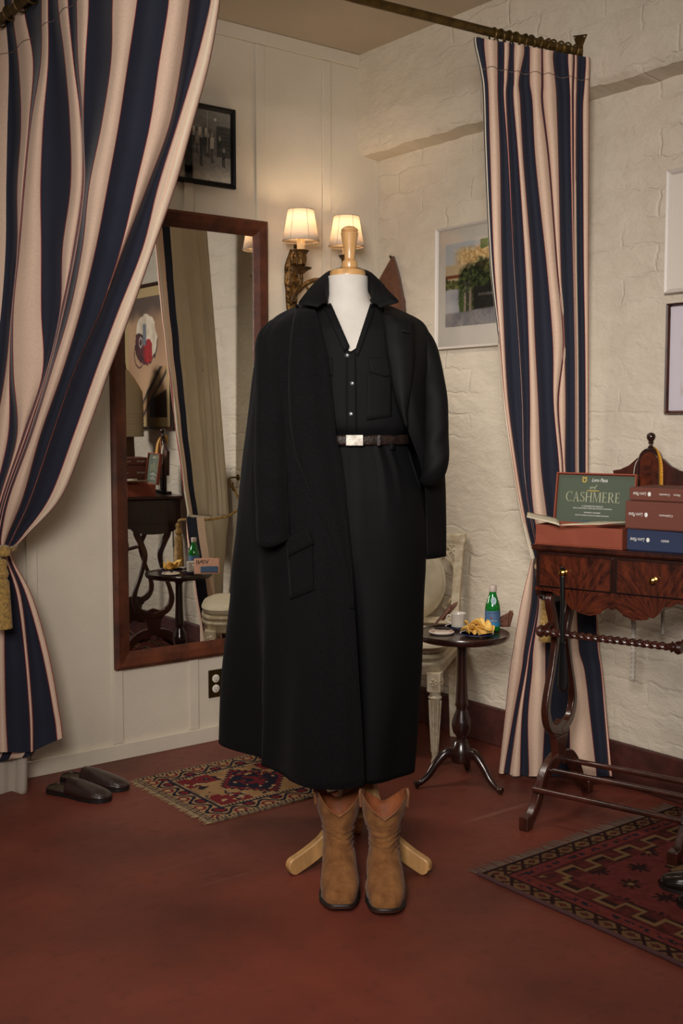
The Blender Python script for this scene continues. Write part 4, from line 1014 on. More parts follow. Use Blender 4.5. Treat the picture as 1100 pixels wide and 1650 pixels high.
for sx_ in (-1, 1):
    x, y = sx_*.2, -.012
    lg = obj('leg', G().box((x-.026, y-.026, .285), (x+.026, y+.026, .36)).lathe([(.012, 0.0), (.015, .012), (.010, .03), (.012, .04), (.022, .255), (.027, .262), (.02, .27), (.024, .287)], (x, y, 0.0), 20), M_cp, ch, bevel=.002)
    for dx, dy in ((0, -1), (sx_, 0)):
        ro = G()
        for k in range(5):
            a = 2*math.pi*k/5; e = Vector((dy, dx, 0)) if dy else Vector((0, 1, 0))
            c = Vector((x+dx*.0265, y+dy*.0265, .322))+e*(.011*math.cos(a))*(1 if dy else 1)+Vector((0, 0, .011*math.sin(a)))
            ro.lathe([(0, -.006), (.006, 0), (0, .006)], c, 8)
        ro.lathe([(0, -.005), (.005, 0), (0, .005)], (x+dx*.028, y+dy*.028, .322), 8)
        obj('rosette', ro, M_cp, lg)
    fl = G()
    for k in range(8):
        a = 2*math.pi*k/8; fl.tube([(x+.0125*math.cos(a), y+.0125*math.sin(a), .05), (x+.0225*math.cos(a), y+.0225*math.sin(a), .25)], [.002, .0035], 6)
    obj('fluting', fl, M_cp, lg)
    xb = sx_*.19
    obj('leg', G().loft([[(xb-w, yb-w, z), (xb+w, yb-w, z), (xb+w, yb+w, z), (xb-w, yb+w, z)] for z, yb, w in ((0, .395, .014), (.2, .372, .016), (.36, .365, .019), (.43, .366, .018))]), M_cp, ch, smooth=False, bevel=.003)
    obj('back_post', G().loft([[(xb*k-w, yb-w*.8, z), (xb*k+w, yb-w*.8, z), (xb*k+w, yb+w*.8, z), (xb*k-w, yb+w*.8, z)] for z, yb, w, k in ((.425, .366, .018, 1), (.6, .378, .017, 1.05), (.80, .392, .018, 1.1), (.815, .393, .024, 1.1), (.845, .395, .024, 1.1))]), M_cp, ch, smooth=False, bevel=.003)
g = G(); g.box((-.215, .374, .815), (.215, .402, .842)).box((-.2, .378, .795), (.2, .398, .803)); obj('top_rail', g, M_cp, ch, smooth=False, bevel=.003)
obj('back_rail', G().box((-.19, .358, .475), (.19, .380, .502)), M_cp, ch, smooth=False, bevel=.003)
def oval(rx, rz, y, n=44): return [(rx*math.cos(2*math.pi*j/n), y+.06*(rz*math.sin(2*math.pi*j/n)), .645+rz*math.sin(2*math.pi*j/n)) for j in range(n)]
obj('back_cushion', G().loft([oval(.10, .10, .335), oval(.135, .135, .340), oval(.152, .155, .352), oval(.155, .158, .376), oval(.14, .14, .392)]), M_up, ch, auto=180)
pp = [Vector(p) for p in oval(.155, .158, .360)]; pp.append(pp[0]); obj('piping', G().tube(pp, .0045, 6), M_up, bpy.data.objects['back_cushion'])
for sx_ in (-1, 1):
    g = G()
    for a, b in (((.1, .79), (.205, .70)), ((.205, .79), (.135, .74)), ((.16, .795), (.2, .745)), ((.205, .53), (.13, .50)), ((.205, .49), (.14, .55)), ((.205, .60), (.165, .56))):
        g.tube([(sx_*a[0], .385, a[1]), (sx_*(a[0]+b[0])/2, .378, (a[1]+b[1])/2+.004), (sx_*b[0], .385, b[1])], .0065, 6)
    g.tube(cr([(sx_*.1, .384, .80), (sx_*.15, .376, .775), (sx_*.185, .376, .72), (sx_*.2, .384, .66)], 5), .006, 6)
    obj('carved_fretwork', g, M_cp, ch)

# ------------------------------------------------------------------ pedestal side table and what stands on it
TZ = .549; tc = Vector((2.764, 2.861, 0))
st = thing('side_table', 'small round dark wood pedestal table on three curved legs', 'side table', tc, 0)
obj('table_top', G().lathe([(.05, -.030), (.13, -.026), (.158, -.020), (.166, -.012), (.168, -.003), (.166, .003), (.160, .0035), (.156, 0), (.08, 0), (.01, 0)], (0, 0, TZ), 56), M_woodz, st)
obj('pedestal', G().lathe([(.032, TZ-.028), (.03, TZ-.04), (.019, TZ-.05), (.0175, TZ-.06), (.0185, TZ-.16), (.022, .30), (.024, .29), (.019, .28), (.02, .27), (.033, .235), (.036, .215), (.031, .19), (.019, .175), (.018, .165), (.027, .155), (.03, .145), (.038, .13), (.041, .10), (.035, .082), (.02, .078)][::-1], (0, 0, 0), 28), M_woodz, st)
for fx_, fy_ in ((2.606, 2.921), (2.79, 2.694), (2.896, 2.967)):
    d = (Vector((fx_, fy_, 0))-tc); ln = d.length; d.normalize(); ln = .178
    pts = cr([tuple(d*r)+(z,) if False else (d.x*r, d.y*r, z) for r, z in ((.03, .115), (.06, .118), (.095, .085), (.125, .045), (.155, .020), (.178, .013))], 5)
    n = len(pts); obj('leg', G().tube(pts, [.021-.011*min(1, i/(n*.75)) + (.003 if i > n*.85 else 0) for i in range(n)], 14, sq=1.0), M_woodz, st)
def ontable(u, v): return on(u, v, 2, TZ)
# plate of crisps
M_china = mat('white_china', (216, 206, 192), .25, coat=.3); M_blue = mat('cobalt_rim', (40, 48, 110), .3)
p = ontable(768, 1025); p.z = TZ+.001
pl_ = thing('plate', 'small white plate with blue rim holding yellow crisps on the pedestal table', 'plate', p)
obj('dish', G().lathe([(.03, 0), (.036, .0), (.05, .006), (.0605, .0095), (.0605, .011), (.05, .0085), (.036, .003), (.004, .003)], seg=40), M_china, pl_)
obj('rim_line', G().lathe([(.0598, .0098), (.0612, .0098), (.0612, .0116), (.0598, .0116), (.0598, .0098)], seg=40), M_blue, pl_)
M_crisp = mat('potato_crisp', (240, 204, 116), .6, var=.2, vscale=40, vcol=(222, 164, 66), bump=.4, bscale=160)
crisps = [(-.036, -.004, .018, .5, .9, .022), (-.028, .012, .03, .9, .2, .024), (.004, -.012, .020, .35, .1, .034), (.024, -.004, .026, -.4, .3, .032), (.006, .014, .034, -.2, .6, .03), (-.018, -.020, .013, .1, .4, .016), (.038, .006, .022, .6, -.3, .024), (-.002, .002, .040, .15, 1.2, .028)]
lab = ['curled crisp at the left end of the plate', 'crisp leaning up behind the left one on the plate', 'broad pale crisp lying at the front of the plate', 'broad crisp just right of the plate centre', 'crisp at the back of the heap on the plate', 'small broken crisp at the front left of the plate', 'crisp at the right end of the plate', 'topmost crisp on the heap on the plate']
for (x, y, z, tx, tz, r), lb in zip(crisps, lab):
    g = G(); rings = []
    for i in range(7):
        rr = r*1.08*i/6; rings.append([((rr*(1+.10*math.sin(3*a+tz*5)))*math.cos(a), rr*.8*math.sin(a), .9*rr*rr*math.cos(2*a+tz)/max(r, .01)*.55+.02*rr*math.sin(5*a)) for a in [2*math.pi*j/22 for j in range(22)]])
    g.loft(rings, True, False, False)
    o = obj('crisp', g, M_crisp, None, solid=.0014, auto=180); wx = RT*x+FH*y
    o.location = (p.x+wx.x, p.y+wx.y, p.z+z+.004); o.rotation_euler = (tx, tx*.4, tz); tag(o, 'yellow '+lb, 'crisp', 'crisps on the plate')
# cup and saucer
p = ontable(738, 1014); p.z = TZ+.001
t = thing('saucer', 'white saucer with dark rim under the coffee cup', 'saucer', p)
obj('dish', G().lathe([(.02, 0), (.024, 0), (.034, .006), (.0485, .010), (.0485, .0115), (.034, .008), (.022, .003), (.004, .003)], seg=36), M_china, t)
obj('rim_line', G().lathe([(.048, .0102), (.0493, .0102), (.0493, .0122), (.048, .0122), (.048, .0102)], seg=36), M_blue, t)
t = thing('coffee_cup', 'white straight-sided coffee cup on the saucer', 'cup', p+Vector((0, 0, .0032)))
obj('bowl', G().lathe([(.018, 0), (.023, .001), (.0255, .006), (.0265, .05), (.0285, .054), (.0275, .056), (.025, .052), (.0238, .008), (.002, .005)], seg=32), M_china, t)
obj('coffee', G().lathe([(.0244, .0375), (.0244, .038), (.001, .038)], seg=24), mat('black_coffee', (40, 24, 16), .2), t)
hx = Vector((-.35, .93, 0)).normalized()
obj('handle', G().tube(cr([tuple(hx*.026)[:2]+(.042,), tuple(hx*.041)[:2]+(.044,), tuple(hx*.046)[:2]+(.03,), tuple(hx*.038)[:2]+(.017,), tuple(hx*.0255)[:2]+(.013,)], 5), .0035, 8), M_china, t)
# ashtray-like dish with red lettering
p = ontable(711, 1021); p.z = TZ+.001
t = thing('trinket_dish', 'round white dish with red lettering at the front of the pedestal table', 'dish', p, math.atan2(RT.y, RT.x))
obj('dish', G().lathe([(.024, 0), (.042, .0015), (.046, .006), (.044, .0085), (.034, .0125), (.031, .012), (.027, .006), (.003, .005)], seg=40), mat('cream_china', (220, 206, 190), .3, coat=.2), t)
M_redp = mat('red_print', (150, 34, 40), .5)
d0 = bpy.data.objects['dish.002'] if 'dish.002' in bpy.data.objects else None
text('lettering', 'PARI', .0155, M_redp, t, frame_M((-.026, -.026, .0113), (.82, -.5, .0), (.45, .74, .30)), ext=.0002)
text('lettering', 'CENT', .0155, M_redp, t, frame_M((.024, -.028, .0110), (.85, .45, 0), (-.40, .76, .30)), ext=.0002)
q = p+RT*.004+FH*.004
o = obj('cigar', G().tube([Vector((-.028, .006, .0)), Vector((-.01, .002, 0)), Vector((.012, -.004, 0)), Vector((.026, -.008, 0))], [.004, .0055, .0058, .005], 12), mat('dark_cigar', (46, 28, 22), .7, var=.3, vscale=90)); o.location = (q.x, q.y, p.z+.0175); o.rotation_euler = (0, 0, MZ); tag(o, 'short dark brown cigar resting across the white dish', 'cigar')
# mineral water bottle
p = ontable(793, 1017); p.z = TZ+.001
t = thing('water_bottle', 'green glass mineral water bottle with blue label on the pedestal table', 'bottle', p, MZ)
mgl = mat('green_glass', (26, 142, 52), .05, spec=.6, trans=.55, coat=.4)
obj('glass_body', G().lathe([(.02, 0), (.0255, .003), (.027, .008), (.027, .082), (.0255, .094), (.020, .112), (.0145, .130), (.0125, .140), (.0122, .152), (.011, .153), (.003, .153)], seg=36), mgl, t)
obj('cap', G().lathe([(.0130, .143), (.0136, .146), (.0136, .163), (.0125, .1655), (.003, .166)], seg=28), mat('pale_cap', (186, 170, 160), .45), t)
mlb = mat('blue_label', (72, 104, 138), .55)
lb = obj('front_label', G().lathe([(.0271, .020), (.0274, .020), (.0274, .076), (.0271, .076), (.0271, .020)], seg=40), mlb, t)
obj('label_band', G().lathe([(.0275, .020), (.0276, .020), (.0276, .034), (.0275, .034), (.0275, .020)], seg=40), mat('bright_blue_band', (38, 122, 168), .5), lb)
MWt = mat('white_print', (226, 224, 216), .6)
Mx = Matrix.Rotation(math.pi/2, 4, 'X')
text('lettering', 'S.PELLEGRINO', .0068, mat('navy_print', (22, 30, 62), .6), lb, Matrix.Translation((0, -.0277, .069)) @ Mx, ext=.0001, wrap=.0277)
g = G(); n5 = []
for k in range(10):
    a = math.pi/2+k*math.pi/5; r_ = .0052 if k % 2 == 0 else .0022; xx = -.008+r_*math.cos(a); ang = xx/.0278; n5.append((.0278*math.sin(ang), -.0278*math.cos(ang), .052+r_*math.sin(a)))
g.add(n5, [tuple(range(10))]); obj('red_star', g, M_redp, lb, smooth=False, solid=.0003)
text('lettering', 'MINERAL WATER', .0035, MWt, lb, Matrix.Translation((0, -.0277, .0405)) @ Mx, ext=.0001, wrap=.0277)
nk = obj('neck_label', G().add([( .0098*math.cos(2*math.pi*j/24), -.0225+.0052*math.sin(2*math.pi*j/24)-.0011, .1125+.0135*math.sin(2*math.pi*j/24)) for j in range(24)], [tuple(range(24))]), mat('pale_neck_label', (150, 176, 178), .5), t, smooth=False, solid=.0004)
text('lettering', 'S.P', .006, mat('navy_print', (22, 30, 62), .6), nk, frame_M((0, -.0248, .1120), (1, 0, 0), (0, .36, .93)), ext=.0001)
# papers on the table
M_pink = mat('pink_newsprint', (206, 156, 134), .8, var=.06, vscale=40); M_ink = mat('newsprint_ink', (52, 44, 44), .8); M_bl2 = mat('blue_newsprint', (60, 86, 120), .8)
def sheet(name, c, ax, ay, w, h, th, m, parent, curl=.0, local=False):
    ax = Vector(ax).normalized(); ay = Vector(ay).normalized(); n = ax.cross(ay).normalized(); rows = []
    for i in range(9):
        rows.append([Vector(c)+ax*w*(j/10-.5)+ay*h*(i/8-.5)+n*curl*math.cos(math.pi*(j/10-.5)) for j in range(11)])
    return obj(name, G().loft(rows, False), m, parent, solid=th, local=local, auto=180)
c = Vector((2.832, 3.018, TZ+.044))
t = thing('newspaper', 'folded pink newspaper leaning over the back edge of the pedestal table', 'newspaper', c)
ax_ = Vector((-.86, -.51, 0)).normalized(); ay_ = Vector((.33, -.55, .76)).normalized(); nn = ax_.cross(ay_).normalized()
for k in range(3): sheet('folded_page', c-nn*.004*k+ax_*.006*k, ax_, ay_, .125-.012*k, .092-.006*k, .0008, M_pink, t, .003+.004*k)
fmx = frame_M(nn*.0048, ax_, ay_)
text('headline', 'VINI', .034, M_ink, t, fmx @ Matrix.Translation((.022, .022, 0)), ext=.0002)
sheet('colour_panel', c+nn*.0046-ay_*.022-ax_*.012, ax_, ay_, .085, .034, .0005, M_bl2, t, .0025)
c = ontable(763, 1012)+Vector((0, 0, .004))
t = thing('folded_leaflet', 'folded cream and black leaflet lying behind the plate of crisps', 'leaflet', c)
sheet('leaf', c, RT*.8+FH*.5, -RT*.4+FH*.8+Vector((0, 0, .25)), .05, .026, .0006, M_china, t, .003)
sheet('printed_stripe', c+Vector((0, 0, .0028)), RT*.8+FH*.5, -RT*.4+FH*.8+Vector((0, 0, .25)), .044, .007, .0006, M_ink, t, .003)
c = ontable(811, 1010)
t = thing('paper_bag', 'crumpled brown paper bag with torn rim behind the green bottle', 'paper bag', c)
MBG = mat('brown_paper', (118, 74, 54), .85, var=.2, vscale=40, bump=.3, bscale=60)
for side, tops in ((0, (.022, .026, .030, .033, .036, .042, .050, .058, .063, .056, .050)), (1, (.020, .026, .032, .037, .040, .042, .046, .048, .050, .055, .060))):
    rows = []
    for i in range(7):
        f = i/6; row = []
        for j in range(11):
            x = -.024+.0048*j+(.012*f*(j/10)); y = (.010 if side else -.010)*math.sin(math.pi*(j+.5)/11)+.006*nz(j*.6, f*2, 1.3, 70+side)+(.006*f if side else 0)
            row.append(c+RT*x+FH*y+Vector((0, 0, .001+tops[j]*f)))
        rows.append(row)
    obj('paper_fold', G().loft(rows, False), MBG, t, local=False, solid=.0008, auto=25)

# ------------------------------------------------------------------ mahogany work table
WT = Vector((2.69, 2.45, 0)); WRZ = math.radians(-74.5)
ztop = at(862, 877, 3.585).z
wt = thing('work_table', 'mahogany two drawer work table with lyre ends and twisted stretcher', 'table', WT, WRZ)
TWd, TDp = .535, .29
def mat_flame():
    m = bpy.data.materials.new('flame_mahogany'); m.use_nodes = True; nt = m.node_tree; b = nt.nodes['Principled BSDF']; L = nt.links.new
    def M(op, *a):
        n = nt.nodes.new('ShaderNodeMath'); n.operation = op
        for i, x in enumerate(a):
            if isinstance(x, (int, float)): n.inputs[i].default_value = x
            else: L(x, n.inputs[i])
        return n.outputs[0]
    tc = nt.nodes.new('ShaderNodeTexCoord'); sp = nt.nodes.new('ShaderNodeSeparateXYZ'); L(tc.outputs['Object'], sp.inputs[0])
    x = M('SUBTRACT', M('FRACT', M('DIVIDE', M('SUBTRACT', sp.outputs[0], .007), .26)), .5); x = M('MULTIPLY', x, .26)
    z = M('SUBTRACT', sp.outputs[2], ztop-.21)
    an = M('ARCTAN2', x, z); ra = M('SQRT', M('ADD', M('MULTIPLY', x, x), M('MULTIPLY', z, z)))
    cb = nt.nodes.new('ShaderNodeCombineXYZ'); L(M('MULTIPLY', an, 3.6), cb.inputs[0]); L(M('MULTIPLY', ra, 9), cb.inputs[1])
    n = nt.nodes.new('ShaderNodeTexNoise'); n.inputs['Scale'].default_value = 2.2; n.inputs['Detail'].default_value = 6; n.inputs['Roughness'].default_value = .65; n.inputs['Distortion'].default_value = .4; L(cb.outputs[0], n.inputs[0])
    r = nt.nodes.new('ShaderNodeValToRGB'); r.color_ramp.elements[0].position = .36; r.color_ramp.elements[1].position = .66
    r.color_ramp.elements[0].color = lin((42, 18, 13)); r.color_ramp.elements[1].color = lin((98, 44, 25)); L(n.outputs[0], r.inputs[0]); L(r.outputs[0], b.inputs['Base Color'])
    b.inputs['Roughness'].default_value = .25; b.inputs['Coat Weight'].default_value = .45; b.inputs['Coat Roughness'].default_value = .12
    return m
M_flame = mat_flame()
g = G(); rings = []
for z, e in ((ztop-.020, .002), (ztop-.016, .008), (ztop-.010, .011), (ztop-.005, .009), (ztop-.004, .012), (ztop, .012)): rings.append([(-e, -e, z), (TWd+e, -e, z), (TWd+e, TDp+e, z), (-e, TDp+e, z)])
obj('table_top', g.loft(rings), M_wood, wt, smooth=False)
zc0 = at(880, 945, 3.58).z; zb = at(985, 985, 3.45).z
obj('carcass', G().box((0, .002, zc0-.012), (TWd, TDp, ztop-.0205)), M_woodz, wt, smooth=False, bevel=.002)
# scalloped apron
top_ = [(TWd, zc0), (0.0, zc0)]; sc_ = [(0, -.012), (.06, -.012), (.075, -.022), (.10, -.026), (.115, -.05), (.13, -.064), (.145, -.060), (.15, -.070), (.19, -.076), (.225, -.066), (.232, -.058), (.25, -.046), (.263, -.05), (.275, -.046), (.293, -.058), (.30, -.066), (.335, -.076), (.375, -.070), (.38, -.060), (.395, -.064), (.41, -.05), (.425, -.026), (.45, -.022), (.465, -.012), (TWd, -.012)]
obj('apron', G().prism(top_+[(x, zc0+dz) for x, dz in sc_], 1, -.002, .016), M_flame, wt, smooth=False)
obj('side_apron', G().prism([(.002, zc0), (TDp-.002, zc0), (TDp-.002, zc0-.03)]+[(TDp/2+.12*math.cos(a), zc0-.035-.03*math.sin(a)) for a in [math.pi*k/12 for k in range(13)]]+[(.002, zc0-.03)], 0, .001, .014), M_woodz, wt, smooth=False)
obj('side_apron', G().prism([(.002, zc0), (TDp-.002, zc0), (TDp-.002, zc0-.03)]+[(TDp/2+.12*math.cos(a), zc0-.035-.03*math.sin(a)) for a in [math.pi*k/12 for k in range(13)]]+[(.002, zc0-.03)], 0, TWd-.014, TWd-.001), M_woodz, wt, smooth=False)
for x0 in (.016, .276):
    x1 = x0+.243; z0, z1 = zc0+.004, ztop-.027
    dr = obj('drawer', G().box((x0, -.006, z0), (x1, .004, z1)), M_flame, wt, smooth=False, bevel=.001)
    g = G()
    for a, b in (((x0, z0), (x1, z0+.003)), ((x0, z1-.003), (x1, z1)), ((x0, z0), (x0+.003, z1)), ((x1-.003, z0), (x1, z1))): g.box((a[0], -.0085, a[1]), (b[0], -.006, b[1]))
    obj('cock_bead', g, M_woodz, dr, smooth=False, bevel=.0008)
    kx = .104 if x0 < .1 else .397
    kn = obj('knob', G().lathe([(.0095, 0), (.0095, .002), (.004, .004), (.0038, .010), (.0085, .014), (.0105, .019), (.0095, .024), (.004, .027), (.0005, .0275)], seg=20), mat('polished_brass', (210, 168, 84), .2, metal=1), dr)
    kn.matrix_local = Matrix.Translation((kx, -.006, (z0+z1)/2-.002)) @ Matrix.Rotation(math.pi/2, 4, 'X')
for xe in (.024, .508):
    yc = TDp/2-.005
    g = G()
    for s_ in (-1, 1):
        prof = cr([(yc+s_*.055, zc0-.008), (yc+s_*.085, zc0-.05), (yc+s_*.062, zc0-.11), (yc+s_*.040, zc0-.18), (yc+s_*.060, zc0-.27), (yc+s_*.092, zc0-.36), (yc+s_*.100, zc0-.42), (yc+s_*.07, zc0-.475), (yc+s_*.0, zc0-.50)], 6)
        g = G().band([tuple(q) for q in prof], [.026+.006*math.sin(i/len(prof)*9) for i in range(len(prof))], 0, xe-.012, xe+.012)
        obj('lyre_arm', g, M_wood, wt, bevel=.004, auto=60)
    obj('lyre_base', G().prism([(yc-.05, zc0-.515), (yc+.05, zc0-.515), (yc+.085, zc0-.46), (yc+.045, zc0-.475), (yc, zc0-.46), (yc-.045, zc0-.475), (yc-.085, zc0-.46)], 0, xe-.011, xe+.011), M_wood, wt, smooth=False, bevel=.003)
    obj('pillar', G().prism([(yc-.045, zc0-.515), (yc-.032, .2), (yc-.05, .165), (yc+.05, .165), (yc+.032, .2), (yc+.045, zc0-.515)], 0, xe-.013, xe+.013), M_wood, wt, smooth=False, bevel=.003)
    for s_ in (-1, 1):
        ft = cr([(yc+s_*.02, .18), (yc+s_*.075, .168), (yc+s_*.125, .125), (yc+s_*.165, .065), (yc+s_*.205, .030), (yc+s_*.232, .022)], 5)
        g = G().band([tuple(q) for q in ft], [.05-.018*min(1, i/len(ft)*1.4) for i in range(len(ft))], 0, xe-.014, xe+.014)
        f_ = obj('foot', g, M_wood, wt, bevel=.004, auto=60)
        y0_, y1_ = sorted((yc+s_*.212, yc+s_*.25)); zf_ = .001 if xe < .1 else .0055
        obj('toe_block', G().box((xe-.016, y0_, zf_), (xe+.016, y1_, .045)), M_wood, f_, smooth=False, bevel=.003)
zs = at(870, 1012, 3.62).z
g = G(); n = 150; rings = []
for i in range(n+1):
    f = i/n; r_ = .0105; rings.append([(.055+.385*f, -.004+(r_+.0022*math.cos(3*(a-f*34)))*math.cos(a), zs+(r_+.0022*math.cos(3*(a-f*34)))*math.sin(a)) for a in [2*math.pi*j/18 for j in range(18)]])
sr = obj('twisted_stretcher', g.loft(rings), M_wood, wt)
for x0, sgn in ((.024, 1), (.475, -1)):
    g = G(); rings = []
    for dx, r_ in ((-.012, .006), (-.010, .016), (.0, .0205), (.008, .018), (.012, .011), (.016, .013), (.02, .017), (.024, .012), (.034, .010)): rings.append([(x0+sgn*dx, -.004+r_*math.cos(a), zs+r_*math.sin(a)) for a in [2*math.pi*j/20 for j in range(20)]])
    obj('turned_end', g.loft(rings), M_wood, wt)
    obj('stretcher_bracket', G().tube([(x0, 0, zs), (x0, .04, zs+.01), (x0, .085, zs+.02)], .009, 10), M_wood, wt)
for yr, zr_ in ((-.035, .117), (.06, .158), (.225, .150)):
    obj('rail', G().tube([(.02, yr, zr_), (.51, yr, zr_)], .0095, 14), M_wood, wt)
zt = ztop+.0006
# open box
M_rust = mat('rust_linen', (140, 66, 42), .7, var=.06, vscale=200, bump=.2, bscale=700); M_rust2 = mat('rust_linen_dark', (110, 58, 42), .7, var=.08, vscale=200, bump=.2, bscale=700)
M_card = mat('green_card', (72, 82, 66), .7); M_bxb = mat('blue_linen', (30, 44, 78), .65, var=.08, vscale=200, bump=.2, bscale=700)
M_foil = mat('pale_foil', (158, 160, 132), .5); M_gf = mat('gold_foil', (206, 176, 92), .4, metal=.3)
WM4 = Matrix.Translation(WT) @ Matrix.Rotation(WRZ, 4, 'Z')
def on_wt(x, y, z): return WM4 @ Vector((x, y, z))
bw, bd, bh = .292, .155, .064
bx = thing('open_box', 'open rust linen box with green card reading CASHMERE in its lid', 'box', on_wt(-.005, .006, zt), WRZ)
g = G().box((-.003, -.002, 0), (bw+.003, bd, .004)); obj('base_board', g, M_rust, bx, smooth=False, bevel=.001)
g = G().box((0, 0, .004), (bw, .005, bh)).box((0, bd-.01, .004), (bw, bd-.005, bh)).box((0, .005, .004), (.005, bd-.01, bh)).box((bw-.005, .005, .004), (bw, bd-.01, bh)); obj('tray', g, M_rust, bx, smooth=False, bevel=.0015)
# lid leans back a little
lw, lh = .278, .165; lz = bh-.004
Ml = Matrix.Translation((-.012, bd+.004, lz)) @ Matrix.Rotation(math.radians(-8), 4, 'X')
g = G().box((0, 0, 0), (lw, .006, lh)); g.v = [Ml @ p for p in g.v]; lid = obj('lid', g, M_rust2, bx, smooth=False, bevel=.001)
g = G()
for a, b in (((0, -.012, lh-.005), (lw, 0, lh)), ((0, -.012, 0), (.005, 0, lh-.005)), ((lw-.005, -.012, 0), (lw, 0, lh-.005))): g.box(a, b)
g.v = [Ml @ p for p in g.v]; obj('lid_lip', g, M_rust, lid, smooth=False, bevel=.001)
g = G().box((.006, -.0022, .0), (lw-.006, -.0002, lh-.008)); g.v = [Ml @ p for p in g.v]; cd = obj('liner_card', g, M_card, bx, smooth=False)
def lt(s, x, z, sz, m, **k): return text('lettering', s, sz, m, cd, Ml @ Matrix.Translation((x, -.0028, z)) @ Matrix.Rotation(math.pi/2, 4, 'X'), ext=.0003, **k)
# serif capitals drawn from stems, hairlines and bowls
def serif_word(word, x0, z0, hh, m, parent, M, gap=.16):
    g = G(); x = x0; T = hh*.135; t = hh*.055; s = hh*.06
    def R(a, b, c, d): g.add([(a, b, 0), (c, b, 0), (c, d, 0), (a, d, 0)], [(0, 1, 2, 3)])
    def Q(p): g.add([(a, b, 0) for a, b in p], [(0, 1, 2, 3)])
    def arc(cx, cz, rx, rz, a0, a1, w0=T, w1=t, n=20):
        for i in range(n):
            aa, bb = [math.radians(a0+(a1-a0)*(i+k)/n) for k in (0, 1)]
            def W(a): return t+(w0-t)*abs(math.cos(a))**1.3
            P = lambda a, o: (cx+(rx+o)*math.cos(a), cz+(rz+o*.6)*math.sin(a))
            Q([P(aa, W(aa)/2), P(bb, W(bb)/2), P(bb, -W(bb)/2), P(aa, -W(aa)/2)])
    def stem(a, b=0, c=None, w=T):
        c = hh if c is None else c; R(a, b, a+w, c); R(a-s, b, a+w+s, b+t*.8); R(a-s, c-t*.8, a+w+s, c)
    for ch_ in word:
        if ch_ == 'C': arc(x+hh*.46, hh/2, hh*.40, hh*.47, 48, 312); R(x+hh*.70, hh*.72, x+hh*.73, hh*.98); wd = .80
        if ch_ == 'A':
            Q([(x+hh*.10, 0), (x+hh*.10+t, 0), (x+hh*.42, hh), (x+hh*.38, hh)]); Q([(x+hh*.36, hh), (x+hh*.42, hh), (x+hh*.76, 0), (x+hh*.76-T*1.15, 0)]); R(x+hh*.20, hh*.32, x+hh*.6, hh*.32+t)
            R(x, 0, x+hh*.24, t*.8); R(x+hh*.52, 0, x+hh*.86, t*.8); wd = .84
        if ch_ == 'S': arc(x+hh*.29, hh*.735, hh*.20, hh*.22, 30, 200, T*.8); arc(x+hh*.29, hh*.265, hh*.22, hh*.22, -150, 20, T*.9); Q([(x+hh*.06, hh*.68), (x+hh*.20, hh*.60), (x+hh*.54, hh*.30), (x+hh*.38, hh*.42)]); Q([(x+hh*.05, hh*.70), (x+hh*.16, hh*.70), (x+hh*.52, hh*.42), (x+hh*.52, hh*.28)]); R(x+hh*.45, hh*.74, x+hh*.48, hh*.98); R(x+hh*.06, 0.02*hh, x+hh*.09, hh*.26); wd = .60
        if ch_ == 'H': stem(x+s); stem(x+hh*.62); R(x+s+T, hh*.49, x+hh*.62, hh*.49+t); wd = .88
        if ch_ == 'M': stem(x+s, w=t); stem(x+hh*.78); Q([(x+s, hh), (x+s+T, hh), (x+hh*.50, 0), (x+hh*.44, 0)]); Q([(x+hh*.44, 0), (x+hh*.48, 0), (x+hh*.80, hh), (x+hh*.76, hh)]); wd = 1.04
        if ch_ == 'E': stem(x+s); R(x+s, hh-t, x+hh*.52, hh); R(x+s, 0, x+hh*.56, t); R(x+s+T, hh*.49, x+hh*.42, hh*.49+t); R(x+hh*.49, hh*.8, x+hh*.52, hh); R(x+hh*.53, 0, x+hh*.56, hh*.22); R(x+hh*.39, hh*.41, x+hh*.42, hh*.61); wd = .66
        if ch_ == 'R': stem(x+s); arc(x+hh*.30, hh*.735, hh*.22, hh*.235, -90, 90); R(x+s+T, hh-t, x+hh*.3, hh); R(x+s+T, hh*.49-t/2, x+hh*.3, hh*.49+t/2); Q([(x+hh*.26, hh*.5), (x+hh*.38, hh*.5), (x+hh*.72, 0), (x+hh*.58, 0)]); R(x+hh*.56, 0, x+hh*.76, t*.8); wd = .78
        x += hh*(wd+gap*.3)
    W_ = x-x0
    g.v = [M @ Vector((p.x-x0-W_/2, p.y, 0)) for p in g.v]
    return obj('lettering', g, m, parent, smooth=False, solid=.0004), W_
MF = Ml @ Matrix.Translation((.132, -.003, .070)) @ Matrix.Rotation(math.pi/2, 4, 'X')
serif_word('CASHMERE', 0, 0, .0335, M_foil, cd, MF @ Matrix.Scale(.86, 4, (1, 0, 0)))
lt('Loro Piana', .150, .142, .0175, MWt, shear=.45, sx=.72)
g = G()
cxx, czz = .098, .142
P2 = lambda x, z: Ml @ Vector((cxx+x, -.0030, czz+z))
g.add([P2(.0085*math.cos(2*math.pi*j/18), .0088*math.sin(2*math.pi*j/18)) for j in range(18)], [tuple(range(18))]); g.add([P2(-.009, .006), P2(.009, .006), P2(.006, .0115), P2(0, .009), P2(-.006, .0115)], [(0, 1, 2, 3, 4)])
cst = obj('crest', g, M_gf, cd, smooth=False, solid=.0004)
g = G(); P3 = lambda x, z: Ml @ Vector((cxx+x, -.0034, czz+z)); g.add([P3(-.0045, .004), P3(.0045, .004), P3(.004, -.002), P3(0, -.006), P3(-.004, -.002)], [(0, 1, 2, 3, 4)]); obj('shield', g, M_card, cd, smooth=False, solid=.0003)
